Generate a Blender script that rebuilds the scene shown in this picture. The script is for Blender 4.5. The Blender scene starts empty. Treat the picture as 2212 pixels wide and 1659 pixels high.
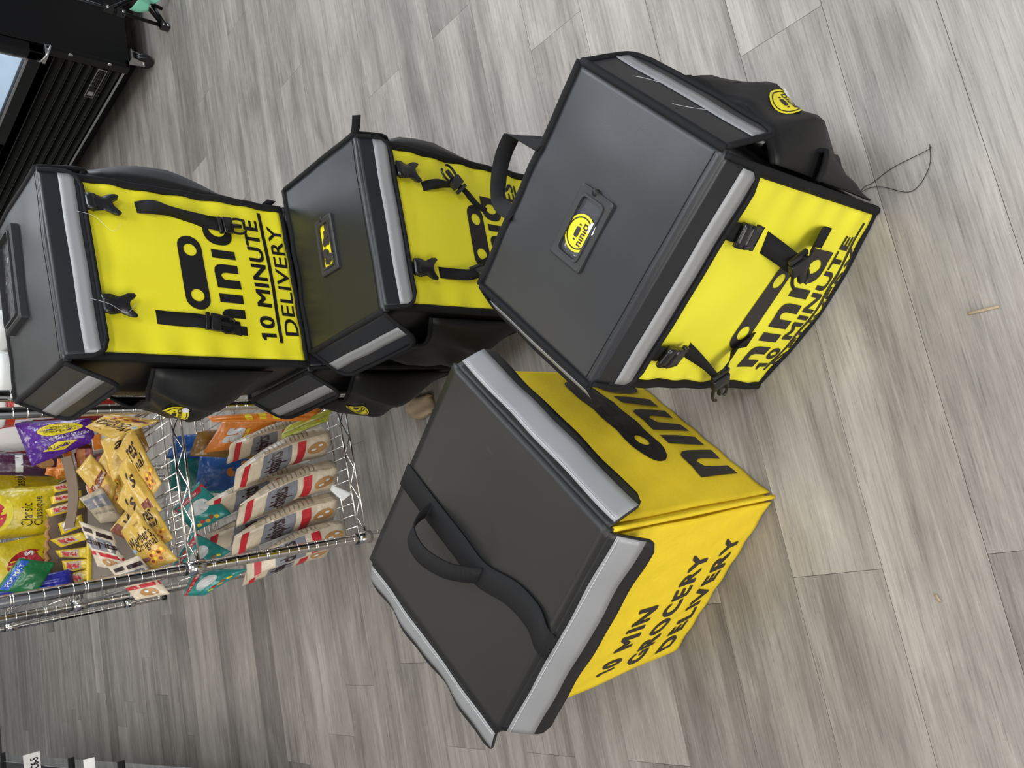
import bpy, bmesh, math, random
from mathutils import Vector as V, Matrix, noise
random.seed(7)
PI = math.pi
sc = bpy.context.scene
COL = sc.collection

# ------------------------------------------------------------------ camera, world, lights, exposure
cam_d = bpy.data.cameras.new('camera'); cam = bpy.data.objects.new('camera', cam_d); COL.objects.link(cam)
rx, ry, rz = (-0.19366361, -0.66532005, -0.72100183), (-0.96449876, 0.26361354, 0.01581264), (0.17954538, 0.69846771, -0.69275271)
cam.matrix_world = Matrix(((rx[0], -ry[0], -rz[0], 0), (rx[1], -ry[1], -rz[1], 0), (rx[2], -ry[2], -rz[2], 1.25), (0, 0, 0, 1)))
cam_d.sensor_fit = 'HORIZONTAL'; cam_d.sensor_width = 36; cam_d.lens = 1684.68 / 2212 * 36
cam_d.clip_start = 0.02; cam_d.clip_end = 60
sc.camera = cam
w = bpy.data.worlds.new('world'); sc.world = w; w.use_nodes = True
bg = w.node_tree.nodes['Background']; bg.inputs[0].default_value = (0.80, 0.87, 1.0, 1); bg.inputs[1].default_value = 0.22

def area(name, loc, size, energy, color, rot=(0, 0, 0), sizey=None):
    l = bpy.data.lights.new(name, 'AREA'); l.shape = 'RECTANGLE'; l.size = size; l.size_y = sizey or size
    l.energy = energy; l.color = color
    o = bpy.data.objects.new(name, l); COL.objects.link(o); o.location = loc; o.rotation_euler = rot
    return o
WARM = (1.0, 0.93, 0.82); COOL = (0.90, 0.95, 1.0)
for i, (x, y, e, c) in enumerate([(0.6, 0.4, 31, COOL), (2.4, 1.6, 46, COOL), (-1.2, 1.6, 13, WARM), (0.6, 3.2, 22, WARM), (2.6, 4.6, 44, COOL), (-1.2, 4.6, 11, WARM), (-1.5, -1.0, 22, WARM), (0.9, -1.4, 48, COOL)]):
    area('ceiling_lamp', (x, y, 2.85), 1.2, e, c, sizey=0.6)
area('shop_window_daylight', (6.6, 3.6, 1.6), 6.0, 330, (0.82, 0.90, 1.0), rot=(0, math.radians(82), 0), sizey=2.4)
area('front_fill_light', (-2.6, -2.6, 1.35), 3.2, 132, (1.0, 0.97, 0.92), rot=(math.radians(84), 0, math.radians(-42)), sizey=2.0)  # fill light added behind the camera to brighten the bags' upright faces
sc.view_settings.view_transform = 'Standard'; sc.view_settings.look = 'None'
sc.view_settings.gamma = 1; sc.view_settings.use_curve_mapping = False
sc.view_settings.exposure = -0.08

# ------------------------------------------------------------------ helpers
ORG = {}
def setp(o, label=None, cat=None, group=None, kind=None):
    if label: o['label'] = label
    if cat: o['category'] = cat
    if group: o['group'] = group
    if kind: o['kind'] = kind
    return o
def thing(name, label, cat, loc, group=None):
    o = bpy.data.objects.new(name, None); COL.objects.link(o); o.location = loc; o.empty_display_size = .05
    ORG[o] = V(loc)
    return setp(o, label, cat, group)
def build(name, verts, faces, mat, parent=None, smooth=True, uv=None, label=None, kind=None):
    if parent is None:
        n = len(verts); og = V((sum(v[0] for v in verts) / n, sum(v[1] for v in verts) / n, min(v[2] for v in verts)))
    else: og = ORG[parent]
    me = bpy.data.meshes.new(name)
    me.from_pydata([(v[0] - og[0], v[1] - og[1], v[2] - og[2]) for v in verts], [], faces)
    if smooth: me.polygons.foreach_set('use_smooth', [True] * len(me.polygons))
    me.materials.append(mat); me.update()
    o = bpy.data.objects.new(name, me); COL.objects.link(o)
    if parent is None: o.location = og
    else: o.parent = parent
    ORG[o] = og
    return setp(o, label, kind=kind)

class MB:
    def __init__(s): s.v = []; s.f = []
    def add(s, vf):
        n = len(s.v); s.v += vf[0]; s.f += [tuple(i + n for i in f) for f in vf[1]]; return s
    def out(s, name, mat, parent=None, **k): return build(name, s.v, s.f, mat, parent, **k)

def box(c, size, ax=None, bevel=0.0):
    """box with bevelled edges: centre, size, axes"""
    bm = bmesh.new(); bmesh.ops.create_cube(bm, size=1)
    for v in bm.verts: v.co = V((v.co.x * size[0], v.co.y * size[1], v.co.z * size[2]))
    if bevel: bmesh.ops.bevel(bm, geom=list(bm.edges), offset=bevel, segments=2, affect='EDGES', profile=.6)
    ax = ax or (V((1, 0, 0)), V((0, 1, 0)), V((0, 0, 1))); c = V(c)
    vs = [c + ax[0] * v.co.x + ax[1] * v.co.y + ax[2] * v.co.z for v in bm.verts]
    fs = [tuple(v.index for v in f.verts) for f in bm.faces]; bm.free()
    return vs, fs
def spline(pts, n=6):
    P = [V(p) for p in pts]; out = []
    for i in range(len(P) - 1):
        a, b, c, d = P[max(i - 1, 0)], P[i], P[i + 1], P[min(i + 2, len(P) - 1)]
        for k in range(n):
            t = k / n
            out.append(.5 * ((2 * b) + (c - a) * t + (2 * a - 5 * b + 4 * c - d) * t * t + (3 * b - a - 3 * c + d) * t ** 3))
    return out + [P[-1]]
def tube(pts, r, n=8, closed=False):
    pts = [V(p) for p in pts]; vs = []; fs = []; N = len(pts)
    t0 = (pts[1] - pts[0]).normalized(); u = t0.orthogonal().normalized()
    for i, p in enumerate(pts):
        a = pts[i - 1] if (i or closed) else pts[i]; b = pts[(i + 1) % N] if (i < N - 1 or closed) else pts[i]
        t = (b - a).normalized(); u = (u - t * u.dot(t))
        u = u.normalized() if u.length > 1e-6 else t.orthogonal().normalized()
        w_ = t.cross(u); rr = r(i / (N - 1)) if callable(r) else r
        for k in range(n):
            q = 2 * PI * k / n; vs.append(p + u * (rr * math.cos(q)) + w_ * (rr * math.sin(q)))
    for i in range(N if closed else N - 1):
        for k in range(n):
            a = i * n + k; b = i * n + (k + 1) % n; j = ((i + 1) % N) * n
            fs.append((a, b, j + (k + 1) % n, j + k))
    if not closed: fs += [tuple(range(n))[::-1], tuple(range((N - 1) * n, N * n))]
    return vs, fs
def lathe(profile, base, n=16, axis='z'):
    vs = []; fs = []
    for r, z in profile:
        for k in range(n):
            q = 2 * PI * k / n; p = (r * math.cos(q), r * math.sin(q), z)
            if axis == 'y': p = (p[0], p[2], p[1])
            if axis == 'x': p = (p[2], p[0], p[1])
            vs.append(V(base) + V(p))
    for i in range(len(profile) - 1):
        for k in range(n):
            fs.append((i * n + k, i * n + (k + 1) % n, (i + 1) * n + (k + 1) % n, (i + 1) * n + k))
    fs += [tuple(range(n))[::-1], tuple(range((len(profile) - 1) * n, len(profile) * n))]
    return vs, fs
def sheet(f, nu, nv, th):
    """solid sheet: f(u,v) is the outer face, th its thickness towards the back"""
    g = [[V(f(i / nu, j / nv)) for i in range(nu + 1)] for j in range(nv + 1)]
    vs = []; fs = []; back = []
    for j in range(nv + 1):
        for i in range(nu + 1):
            a = g[j][min(i + 1, nu)] - g[j][max(i - 1, 0)]; b = g[min(j + 1, nv)][i] - g[max(j - 1, 0)][i]
            n = a.cross(b); n = n.normalized() if n.length > 1e-12 else V((0, 0, 1))
            vs.append(g[j][i]); back.append(g[j][i] - n * th)
    m = len(vs); vs += back; W = nu + 1
    for j in range(nv):
        for i in range(nu):
            a, b, c, d = j * W + i, j * W + i + 1, (j + 1) * W + i + 1, (j + 1) * W + i
            fs += [(a, b, c, d), (m + d, m + c, m + b, m + a)]
    rim = [(0, i) for i in range(nu)] + [(j, nu) for j in range(nv)] + [(nv, i) for i in range(nu, 0, -1)] + [(j, 0) for j in range(nv, 0, -1)]
    R = [j * W + i for j, i in rim]
    for k in range(len(R)):
        a, b = R[k], R[(k + 1) % len(R)]; fs.append((b, a, m + a, m + b))
    return vs, fs
def ribbon(path, across, width, th=.0016, n=5):
    """flat webbing along a path; across = list of width directions (or one)"""
    P = spline(path, n); k = len(path)
    A = spline(across, n) if isinstance(across, list) else [V(across)] * len(P)
    def f(u, v):
        t = v * (len(P) - 1); i = min(int(t), len(P) - 2); q = t - i
        p = P[i].lerp(P[i + 1], q); a = A[i].lerp(A[i + 1], q).normalized()
        return p + a * ((u - .5) * width)
    return sheet(f, 2, len(P) - 1, th)
_glyph = {}
def fill2d(me, cut, bold=0.0, flag=False):
    bm = bmesh.new(); bm.from_mesh(me); bmesh.ops.triangulate(bm, faces=bm.faces)
    for _ in range(3):
        es = [e for e in bm.edges if e.calc_length() > cut]
        if not es: break
        bmesh.ops.subdivide_edges(bm, edges=es, cuts=1); bmesh.ops.triangulate(bm, faces=bm.faces)
    bmesh.ops.recalc_face_normals(bm, faces=bm.faces)
    if sum(f.normal.z for f in bm.faces) < 0: bmesh.ops.reverse_faces(bm, faces=bm.faces)
    bm.verts.index_update()
    vs = [(v.co.x, v.co.y) for v in bm.verts]; fs = [tuple(v.index for v in f.verts) for f in bm.faces]; bm.free()
    if flag:                                            # the flag of a leading figure one
        xs = min(v[0] for v in vs); h = max(v[1] for v in vs); k = len(vs)
        vs += [(xs + .02, h), (xs - .135, h - .115), (xs - .085, h - .195), (xs + .02, h - .115)]; fs.append((k, k + 1, k + 2, k + 3))
    if bold:                                            # heavier weight: the same outline laid down five times
        n = len(vs); b0 = list(vs); f0 = list(fs); vs = []; fs = []
        for i, (dx, dy) in enumerate(((0, 0), (bold, bold * .7), (-bold, bold * .7), (bold, -bold * .7), (-bold, -bold * .7))):
            vs += [(x + dx, y + dy) for x, y in b0]; fs += [tuple(q + i * n for q in f) for f in f0]
    x0 = min(v[0] for v in vs); x1 = max(v[0] for v in vs); y0 = min(v[1] for v in vs); y1 = max(v[1] for v in vs)
    return [((x - x0) / (x1 - x0), (y - y0) / (y1 - y0)) for x, y in vs], fs
def glyph(body, bold=0.0, shear=0.0, space=1.0, cut=.25, res=3):
    k = (body, bold, shear, space)
    if k not in _glyph:
        c = bpy.data.curves.new('lettering', 'FONT'); c.body = body; c.shear = shear; c.space_character = space; c.resolution_u = res
        o = bpy.data.objects.new('lettering', c); COL.objects.link(o)
        me = bpy.data.meshes.new_from_object(o.evaluated_get(bpy.context.evaluated_depsgraph_get()))
        _glyph[k] = fill2d(me, cut, bold, body[0] == '1'); bpy.data.objects.remove(o); bpy.data.curves.remove(c); bpy.data.meshes.remove(me)
    return _glyph[k]
def shape2d(loops, cut=.12):
    c = bpy.data.curves.new('print', 'CURVE'); c.dimensions = '2D'; c.fill_mode = 'BOTH'
    for L in loops:
        s = c.splines.new('POLY'); s.points.add(len(L) - 1); s.use_cyclic_u = True
        for p, q in zip(s.points, L): p.co = (q[0], q[1], 0, 1)
    o = bpy.data.objects.new('print', c); COL.objects.link(o)
    me = bpy.data.meshes.new_from_object(o.evaluated_get(bpy.context.evaluated_depsgraph_get()))
    r = fill2d(me, cut); bpy.data.objects.remove(o); bpy.data.curves.remove(c); bpy.data.meshes.remove(me)
    return r
def put(name, g, S, rect, mat, parent, off=.0009, **k):
    """lay flat print g on surface S(x,y,off) inside rect (x0,y0,x1,y1)"""
    x0, y0, x1, y1 = rect
    return build(name, [S(x0 + a * (x1 - x0), y0 + b * (y1 - y0), off) for a, b in g[0]], g[1], mat, parent, smooth=False, **k)
def circ(cx, cy, r, n=24, ry=None): return [(cx + r * math.cos(2 * PI * i / n), cy + (ry or r) * math.sin(2 * PI * i / n)) for i in range(n)]
def capsule(L, H, eye_r, eye_x, n=14):
    r = H / 2; a = [(L / 2 - r + r * math.cos(t), r * math.sin(t)) for t in [-PI / 2 + PI * i / n for i in range(n + 1)]]
    b = [(-L / 2 + r + r * math.cos(t), r * math.sin(t)) for t in [PI / 2 + PI * i / n for i in range(n + 1)]]
    return [a + b, circ(eye_x, 0, eye_r, 18), circ(-eye_x, 0, eye_r, 18)]
def grid_disc(n=20, rings=3):
    vs = [(.5, .5)]; fs = []
    for k in range(1, rings + 1):
        vs += [(.5 + .5 * k / rings * math.cos(2 * PI * i / n), .5 + .5 * k / rings * math.sin(2 * PI * i / n)) for i in range(n)]
    for i in range(n): fs.append((0, 1 + i, 1 + (i + 1) % n))
    for k in range(rings - 1):
        for i in range(n):
            a, b = 1 + k * n + i, 1 + k * n + (i + 1) % n; fs.append((a, a + n, b + n, b))
    return vs, fs
def grid_rect(nx=6, ny=6):
    return [(i / nx, j / ny) for j in range(ny + 1) for i in range(nx + 1)], [(j * (nx + 1) + i, j * (nx + 1) + i + 1, (j + 1) * (nx + 1) + i + 1, (j + 1) * (nx + 1) + i) for j in range(ny) for i in range(nx)]
DISC = grid_disc(); RECT = grid_rect(); RECT2 = grid_rect(10, 4)

# ------------------------------------------------------------------ materials
def nt(name):
    m = bpy.data.materials.new(name); m.use_nodes = True; t = m.node_tree
    return m, t, t.nodes['Principled BSDF']
def node(t, typ, **k):
    n = t.nodes.new(typ)
    for a, b in k.items():
        if a in n.inputs: n.inputs[a].default_value = b
        else: setattr(n, a, b)
    return n
def mat(name, col, rough=.5, metal=0, var=0.0, vscale=8, bump=0.0, bscale=200, spec=.5, coat=0, weave=0, trans=0, alpha=1, crease=0, sheen=0, smudge=None):
    m, t, p = nt(name); c4 = (*col, 1)
    p.inputs['Base Color'].default_value = c4; p.inputs['Roughness'].default_value = rough; p.inputs['Metallic'].default_value = metal
    p.inputs['Specular IOR Level'].default_value = spec; p.inputs['Coat Weight'].default_value = coat; p.inputs['Coat Roughness'].default_value = .15
    p.inputs['Transmission Weight'].default_value = trans; p.inputs['Alpha'].default_value = alpha
    p.inputs['Sheen Weight'].default_value = sheen
    tc = node(t, 'ShaderNodeTexCoord')
    if var:
        n = node(t, 'ShaderNodeTexNoise', Scale=vscale, Detail=5.0); t.links.new(tc.outputs['Object'], n.inputs['Vector'])
        mx = node(t, 'ShaderNodeMix', data_type='RGBA'); t.links.new(n.outputs['Fac'], mx.inputs['Factor'])
        mx.inputs[6].default_value = tuple(max(0, v * (1 - var)) for v in col) + (1,); mx.inputs[7].default_value = tuple(min(1, v * (1 + var)) for v in col) + (1,)
        t.links.new(mx.outputs[2], p.inputs['Base Color'])
    if smudge:
        n2 = node(t, 'ShaderNodeTexNoise', Scale=16.0, Detail=6.0, Roughness=.7, Distortion=1.5); t.links.new(tc.outputs['Object'], n2.inputs['Vector'])
        mr = node(t, 'ShaderNodeMapRange'); mr.inputs[1].default_value = .63; mr.inputs[2].default_value = .80; mr.inputs[4].default_value = .55; t.links.new(n2.outputs['Fac'], mr.inputs[0])
        m2 = node(t, 'ShaderNodeMix', data_type='RGBA'); t.links.new(mr.outputs[0], m2.inputs['Factor']); t.links.new(mx.outputs[2], m2.inputs[6]); m2.inputs[7].default_value = (*smudge, 1)
        t.links.new(m2.outputs[2], p.inputs['Base Color'])
    if bump or weave or crease:
        h = None
        if weave:
            a = node(t, 'ShaderNodeTexWave', Scale=weave, Distortion=.6); a.bands_direction = 'DIAGONAL'
            b = node(t, 'ShaderNodeTexWave', Scale=weave, Distortion=.6); b.bands_direction = 'Z'
            ad = node(t, 'ShaderNodeMath', operation='ADD')
            for x, i in ((a, 0), (b, 1)): t.links.new(tc.outputs['Object'], x.inputs['Vector']); t.links.new(x.outputs['Fac'], ad.inputs[i])
            h = ad.outputs[0]
        else:
            n = node(t, 'ShaderNodeTexNoise', Scale=crease or bscale, Detail=3.0); t.links.new(tc.outputs['Object'], n.inputs['Vector']); h = n.outputs['Fac']
        bp = node(t, 'ShaderNodeBump', Strength=bump or .3, Distance=.02 if crease else .001); t.links.new(h, bp.inputs['Height']); t.links.new(bp.outputs[0], p.inputs['Normal'])
    return m
M = {}
M['vinyl'] = mat('black vinyl', (.0098, .0108, .0138), .40, var=.25, vscale=9, bump=.10, bscale=900, spec=.62, smudge=(.04, .041, .043))
M['vinyl_soft'] = mat('grey black vinyl', (.0128, .0127, .0128), .44, var=.15, vscale=7, bump=.10, bscale=900, spec=.45, smudge=(.07, .07, .068))
M['nylon'] = mat('black nylon', (.007, .007, .0075), .5, var=.3, vscale=20, bump=.2, bscale=500, spec=.4)
M['web'] = mat('black webbing', (.010, .010, .011), .75, bump=.5, weave=420, spec=.3)
M['piping'] = mat('black binding', (.009, .009, .010), .8, bump=.3, bscale=700, spec=.25)
M['plastic'] = mat('black plastic', (.012, .012, .013), .28, spec=.5)
M['rubber'] = mat('black rubber', (.03, .03, .031), .55, spec=.4)
M['yellow'] = mat('lime yellow vinyl', (.84, .76, .028), .45, var=.05, vscale=6, bump=.1, bscale=700, spec=.35)
M['yellow2'] = mat('fresh yellow vinyl', (.86, .80, .045), .5, var=.04, vscale=6, bump=.1, bscale=700, spec=.3)
M['amber'] = mat('golden yellow woven fabric', (.90, .66, .030), .7, var=.08, vscale=40, bump=.35, weave=330, spec=.2)
M['strip'] = mat('silver reflective tape', (.30, .302, .31), .48, metal=.2, var=.06, vscale=12, bump=.08, bscale=300)
M['print'] = mat('black print', (.012, .011, .011), .5, spec=.35)
M['print_soft'] = mat('charcoal print', (.035, .03, .028), .6, spec=.3)
M['paper'] = mat('white paper', (.8, .8, .78), .6)
M['sticker'] = mat('yellow sticker', (.85, .72, .02), .35)
M['thread'] = mat('black thread', (.012, .011, .011), .8)
M['wthread'] = mat('white thread', (.65, .65, .65), .8)
M['film'] = mat('clear film', (.40, .42, .45), .08, trans=.85, spec=.8, bump=.5, crease=14)
M['dfilm'] = mat('dark window film', (.02, .018, .022), .12, spec=.8, bump=.6, crease=16, coat=.6)
M['chrome'] = mat('chrome', (.72, .70, .67), .13, metal=1)
M['steel'] = mat('brushed steel', (.6, .6, .6), .3, metal=1)
M['blackmetal'] = mat('black enamel', (.004, .004, .0045), .38, spec=.3)
M['louver'] = mat('dark bronze metal', (.010, .0095, .009), .36, spec=.45)
M['door_glass'] = mat('freezer glass', (.8, .88, .95), .05, trans=.9, spec=.6)
M['white_liner'] = mat('white liner', (.78, .84, .9), .5)
M['card'] = mat('brown cardboard', (.20, .145, .10), .85, var=.12, vscale=30)
M['card_in'] = mat('grey cardboard', (.25, .21, .175), .85, var=.1, vscale=30)
M['card_torn'] = mat('torn cardboard', (.45, .24, .09), .9, var=.3, vscale=60)
M['mint'] = mat('mint cloth', (.18, .50, .34), .8, bump=.3, bscale=300)
M['wood'] = mat('pale wood', (.42, .32, .21), .75, var=.3, vscale=30)
def foil(n, c, r=.3, **k): M[n] = mat(n + ' foil', c, r, spec=.6, coat=.25, bump=.55, crease=k.pop('crease', 22), **k)
foil('gold', (.62, .40, .075), var=.22, vscale=14); foil('cream', (.66, .56, .42), .35, var=.08, vscale=10); foil('beige', (.44, .36, .25), .38, var=.12, vscale=10)
foil('teal', (.02, .25, .23), var=.3, vscale=20); foil('blue', (.012, .09, .33), var=.3, vscale=10); foil('orange', (.72, .21, .015), var=.2, vscale=14)
foil('chipyellow', (.68, .53, .012), .32, var=.15, vscale=8); foil('purple', (.085, .015, .26), .2, var=.3, vscale=10); foil('plum', (.055, .012, .045), .3, var=.2)
foil('green', (.012, .14, .045), .3); foil('navy', (.02, .025, .30), .3); foil('red', (.42, .02, .015), .3); foil('lime', (.42, .44, .05), .35)
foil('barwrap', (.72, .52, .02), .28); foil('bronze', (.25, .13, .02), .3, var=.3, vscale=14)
def flat(n, c, r=.4): M[n] = mat(n + ' ink', c, r)
flat('i_grey', (.19, .195, .22)); flat('i_red', (.50, .02, .03)); flat('i_brown', (.030, .010, .010)); flat('i_white', (.78, .78, .76)); flat('i_candy', (.80, .33, .05)); flat('i_caramel', (.24, .07, .02))
flat('i_cookie', (.45, .24, .09)); flat('i_text', (.20, .165, .12)); flat('i_yellow', (.75, .62, .02)); flat('i_sky', (.30, .52, .75)); flat('i_fish', (.60, .20, .02)); flat('i_blue', (.02, .10, .50)); flat('i_pale', (.60, .62, .62)); flat('i_lbrown', (.20, .045, .02))

def plank_material():
    m, t, p = nt('grey oak vinyl plank'); L = t.links.new
    tc = node(t, 'ShaderNodeTexCoord'); oi = node(t, 'ShaderNodeObjectInfo'); sp = node(t, 'ShaderNodeSeparateColor'); L(oi.outputs['Color'], sp.inputs[0])
    off = node(t, 'ShaderNodeCombineXYZ'); mu = node(t, 'ShaderNodeMath', operation='MULTIPLY'); mu.inputs[1].default_value = 37.0
    L(sp.outputs[1], mu.inputs[0]); L(mu.outputs[0], off.inputs[0]); L(mu.outputs[0], off.inputs[1]); L(sp.outputs[2], off.inputs[2])
    ad = node(t, 'ShaderNodeVectorMath', operation='ADD'); L(tc.outputs['Object'], ad.inputs[0]); L(off.outputs[0], ad.inputs[1])
    def nz(scale, sx, sy, detail=6, rough=.6, dist=0):
        mp = node(t, 'ShaderNodeMapping'); mp.inputs['Scale'].default_value = (sx, sy, 1); L(ad.outputs[0], mp.inputs[0])
        n = node(t, 'ShaderNodeTexNoise', Scale=scale, Detail=float(detail), Roughness=rough, Distortion=dist); L(mp.outputs[0], n.inputs['Vector']); return n.outputs['Fac']
    fine = nz(1, 10, 330, 6, .75); mid = nz(1, 3.0, 60, 6, .65, 1.2); stripe = nz(1, .8, 15, 3, .5, .4); blotch = nz(1, 4, 11, 5, .6, .8); speck = nz(1, 60, 260, 3, .8)
    def mth(op, a, b, c=None):
        n = node(t, 'ShaderNodeMath', operation=op)
        for i, x in enumerate((a, b, c)):
            if x is None: continue
            if isinstance(x, (int, float)): n.inputs[i].default_value = x
            else: L(x, n.inputs[i])
        return n.outputs[0]
    s = mth('MULTIPLY_ADD', stripe, .56, mth('MULTIPLY', mid, .42)); s = mth('MULTIPLY_ADD', blotch, .44, s); s = mth('MULTIPLY_ADD', fine, .46, s); s = mth('MULTIPLY_ADD', speck, .10, s)
    s = mth('MULTIPLY', mth('SUBTRACT', s, .94), 1.25); s = mth('ADD', s, .44); s = mth('ADD', s, mth('MULTIPLY', mth('SUBTRACT', sp.outputs[0], .5), .42))
    cr = node(t, 'ShaderNodeValToRGB'); L(s, cr.inputs[0]); e = cr.color_ramp.elements
    e[0].position = .12; e[0].color = (.116, .105, .092, 1); e[1].position = .88; e[1].color = (.47, .437, .400, 1)
    for pos, c in ((.38, (.202, .185, .168, 1)), (.60, (.318, .293, .267, 1))): k = e.new(pos); k.color = c
    # dark thin pores
    por = node(t, 'ShaderNodeMapRange'); L(fine, por.inputs[0]); por.inputs[1].default_value = .30; por.inputs[2].default_value = .42; por.inputs[3].default_value = .62; por.inputs[4].default_value = 1.0
    mx = node(t, 'ShaderNodeMix', data_type='RGBA', blend_type='MULTIPLY'); mx.inputs[0].default_value = .95; L(cr.outputs[0], mx.inputs[6]); L(por.outputs[0], mx.inputs[7])
    L(mx.outputs[2], p.inputs['Base Color']); p.inputs['Roughness'].default_value = .46; p.inputs['Specular IOR Level'].default_value = .38
    bp = node(t, 'ShaderNodeBump', Strength=.35, Distance=.0006); L(fine, bp.inputs['Height']); L(bp.outputs[0], p.inputs['Normal'])
    return m
M['plank'] = plank_material()
M['subfloor'] = mat('dark subfloor', (.05, .045, .04), .9)

# ------------------------------------------------------------------ floor of single planks
PW, PL = .1514, 1.2255; Y0 = .388
floor = build('floor', *box((1.6, 3.9, -.014), (10.5, 9.2, .02)), M['subfloor'], smooth=False, kind='structure')
floor['label'] = 'grey oak plank floor of the shop'
M['plaster'] = mat('white plaster', (.72, .72, .70), .9)
build('ceiling', *box((1.6, 2.6, 3.02), (11.5, 13.0, .04)), M['plaster'], smooth=False, kind='structure')['label'] = 'white shop ceiling'
build('wall_back', *box((1.6, 8.6, 1.5), (10.5, .1, 3.0)), M['plaster'], smooth=False, kind='structure')['label'] = 'white back wall of the shop'
vs, fs = box((0, 0, 0), (PL - .0005, PW - .0005, .004), bevel=.0006)
pm = bpy.data.meshes.new('plank'); pm.from_pydata(vs, [], fs); pm.materials.append(M['plank']); pm.update()
KNOWN = {0: .7235, 1: -.171, -1: -.165, 3: 1.022, 4: -.497, 5: 1.25, 6: -.50, 8: -.504, 9: -.296, 12: -.503, 15: 1.619, 20: -.563, 23: -.243, 26: -.566, 2: .24, 7: .03, 10: .33, 11: .87, 13: .1, 14: .62}
for r in range(-2, 46):
    y = Y0 + PW * (r + .5); x0 = KNOWN.get(r, random.uniform(-.6, .6))
    lo = -.95 - .02 * max(0, r) if r > 4 else -.75; hi = .95 + .1 * r + .6
    hi = min(hi, 4.6); k = math.floor((lo - x0) / PL)
    while x0 + k * PL < hi:
        o = bpy.data.objects.new('plank', pm); COL.objects.link(o); o.parent = floor
        o.location = V((x0 + (k + .5) * PL, y, -.002)) - ORG[floor]
        o.color = (min(1, max(0, random.gauss(.5, .19))), random.random(), random.random(), 1); k += 1

# ------------------------------------------------------------------ delivery backpacks
def bump_noise(p, s, a): return a * noise.noise(V(p) * s)
class Frame:
    """eight measured corners; P(u,v,w) = trilinear point"""
    def __init__(s, W, D, H, FLb, FRb, BRb, BLb, FLt, FRt, BRt, BLt):
        s.W, s.D, s.H = W, D, H; s.b = [V(c) for c in (FLb, FRb, BLb, BRb)]; s.t = [V(c) for c in (FLt, FRt, BLt, BRt)]
    def P(s, u, v, w):
        q = [(1 - u) * (1 - v), u * (1 - v), (1 - u) * v, u * v]
        bt = sum((c * k for c, k in zip(s.b, q)), V((0, 0, 0))); tp = sum((c * k for c, k in zip(s.t, q)), V((0, 0, 0)))
        return bt.lerp(tp, w)
    def X(s, x, y, z): return s.P(x / s.W, y / s.D, z / s.H)
    def rnd(s, u, v, w, r=.012):
        return s.P(u, v, w)

def rounded_body(fr, name, mat_, parent, inset=.003, n=14, amp=.002, seed=0, top=1.0):
    """closed soft box following the frame with rounded edges and slightly bellied sides"""
    bm = bmesh.new(); bmesh.ops.create_cube(bm, size=2)
    bmesh.ops.subdivide_edges(bm, edges=list(bm.edges), cuts=n, use_grid_fill=True)
    vs = []
    for v in bm.verts:
        c = v.co.copy(); R = .07
        lim = [1 - R] * 3; core = V([max(-l, min(l, x)) for x, l in zip(c, lim)]); d = c - core
        if d.length > 0: c = core + d.normalized() * R
        belly = .012 * (1 - c.x ** 2) * (1 - c.z ** 2) if abs(v.co.y) > .99 else 0
        p = fr.P(.5 + c.x * (.5 - inset / fr.W), .5 + c.y * (.5 - inset / fr.D), (.5 + c.z * .5) * top)
        ctr = fr.P(.5, .5, .5)
        q = noise.noise(V((p.x * 14 + seed, p.y * 14, p.z * 14))) * amp
        vs.append(p + (p - ctr).normalized() * q)
    fs = [tuple(v.index for v in f.verts) for f in bm.faces]; bm.free()
    return build(name, vs, fs, mat_, parent)

def flap_fn(fr, a, b, out, length, phi, inset=.006, rad=.03, wave=.004, seed=0, billow=.01):
    """lid flap hinged on the line a-b, hanging at phi degrees off the vertical. S(x,t,off): x along the hinge in metres"""
    a, b, out = V(a), V(b), V(out).normalized(); ax = (b - a).normalized(); W = (b - a).length; ph = math.radians(phi)
    down = V((0, 0, -1)) * math.cos(ph) + out * math.sin(ph); nrm = out * math.cos(ph) + V((0, 0, 1)) * math.sin(ph)
    def S(x, t, off=0):
        bow = billow * math.sin(PI * min(1, max(0, t / length)) * .6) + wave * math.sin(x * 34 + seed) * min(1, max(0, t / length)) + .5 * wave * math.sin(x * 71 + seed * 2) * (t / length)
        return a + ax * x + down * t + nrm * (bow + off)
    def f(u, v):
        t = v * length; r = rad; ins = inset
        if t > length - r: ins += r - math.sqrt(max(0, r * r - (t - length + r) ** 2))
        x = ins + u * (W - 2 * ins)
        return S(x, t)
    return S, f, W

def front_fn(fr, puff=.010, amp=.0035, seed=0.0, zmax=.36, low=0.0):
    W, H = fr.W, fr.H
    def S(x, z, off=0):
        u, w_ = x / W, z / H
        d = puff * math.sin(PI * min(1, max(0, u))) * (.35 + .65 * math.sin(PI * min(1, max(0, w_)))) + low * math.sin(PI * min(1, max(0, u))) * max(0, 1 - w_ * 2.2)
        base = d; eL, eR, eB = max(0, x), max(0, W - x), max(0, z)
        tp = min(1, max(0, (H - z) / (.24 * H)))
        d += amp * (math.sin(z * 95 + seed) + .6 * math.sin(z * 57 + 2 * seed)) * math.exp(-eR / .035) + amp * (math.sin(z * 88 + 1 + seed) + .5 * math.sin(z * 41)) * math.exp(-eL / .035)
        d += amp * math.sin(x * 80 + seed * 3) * math.exp(-eB / .03) * .8 + .4 * amp * math.sin(x * 31 + z * 23 + seed)
        d += .8 * amp * math.sin(x * 52 + seed) * math.exp(-max(0, zmax - z) / .05)
        ed = min(eL, eR, eB); d = base + (d - base) * (1 - math.exp(-(ed / .008) ** 2)); d *= tp
        return fr.P(u, -(d + off) / fr.D, w_)
    return S

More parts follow.
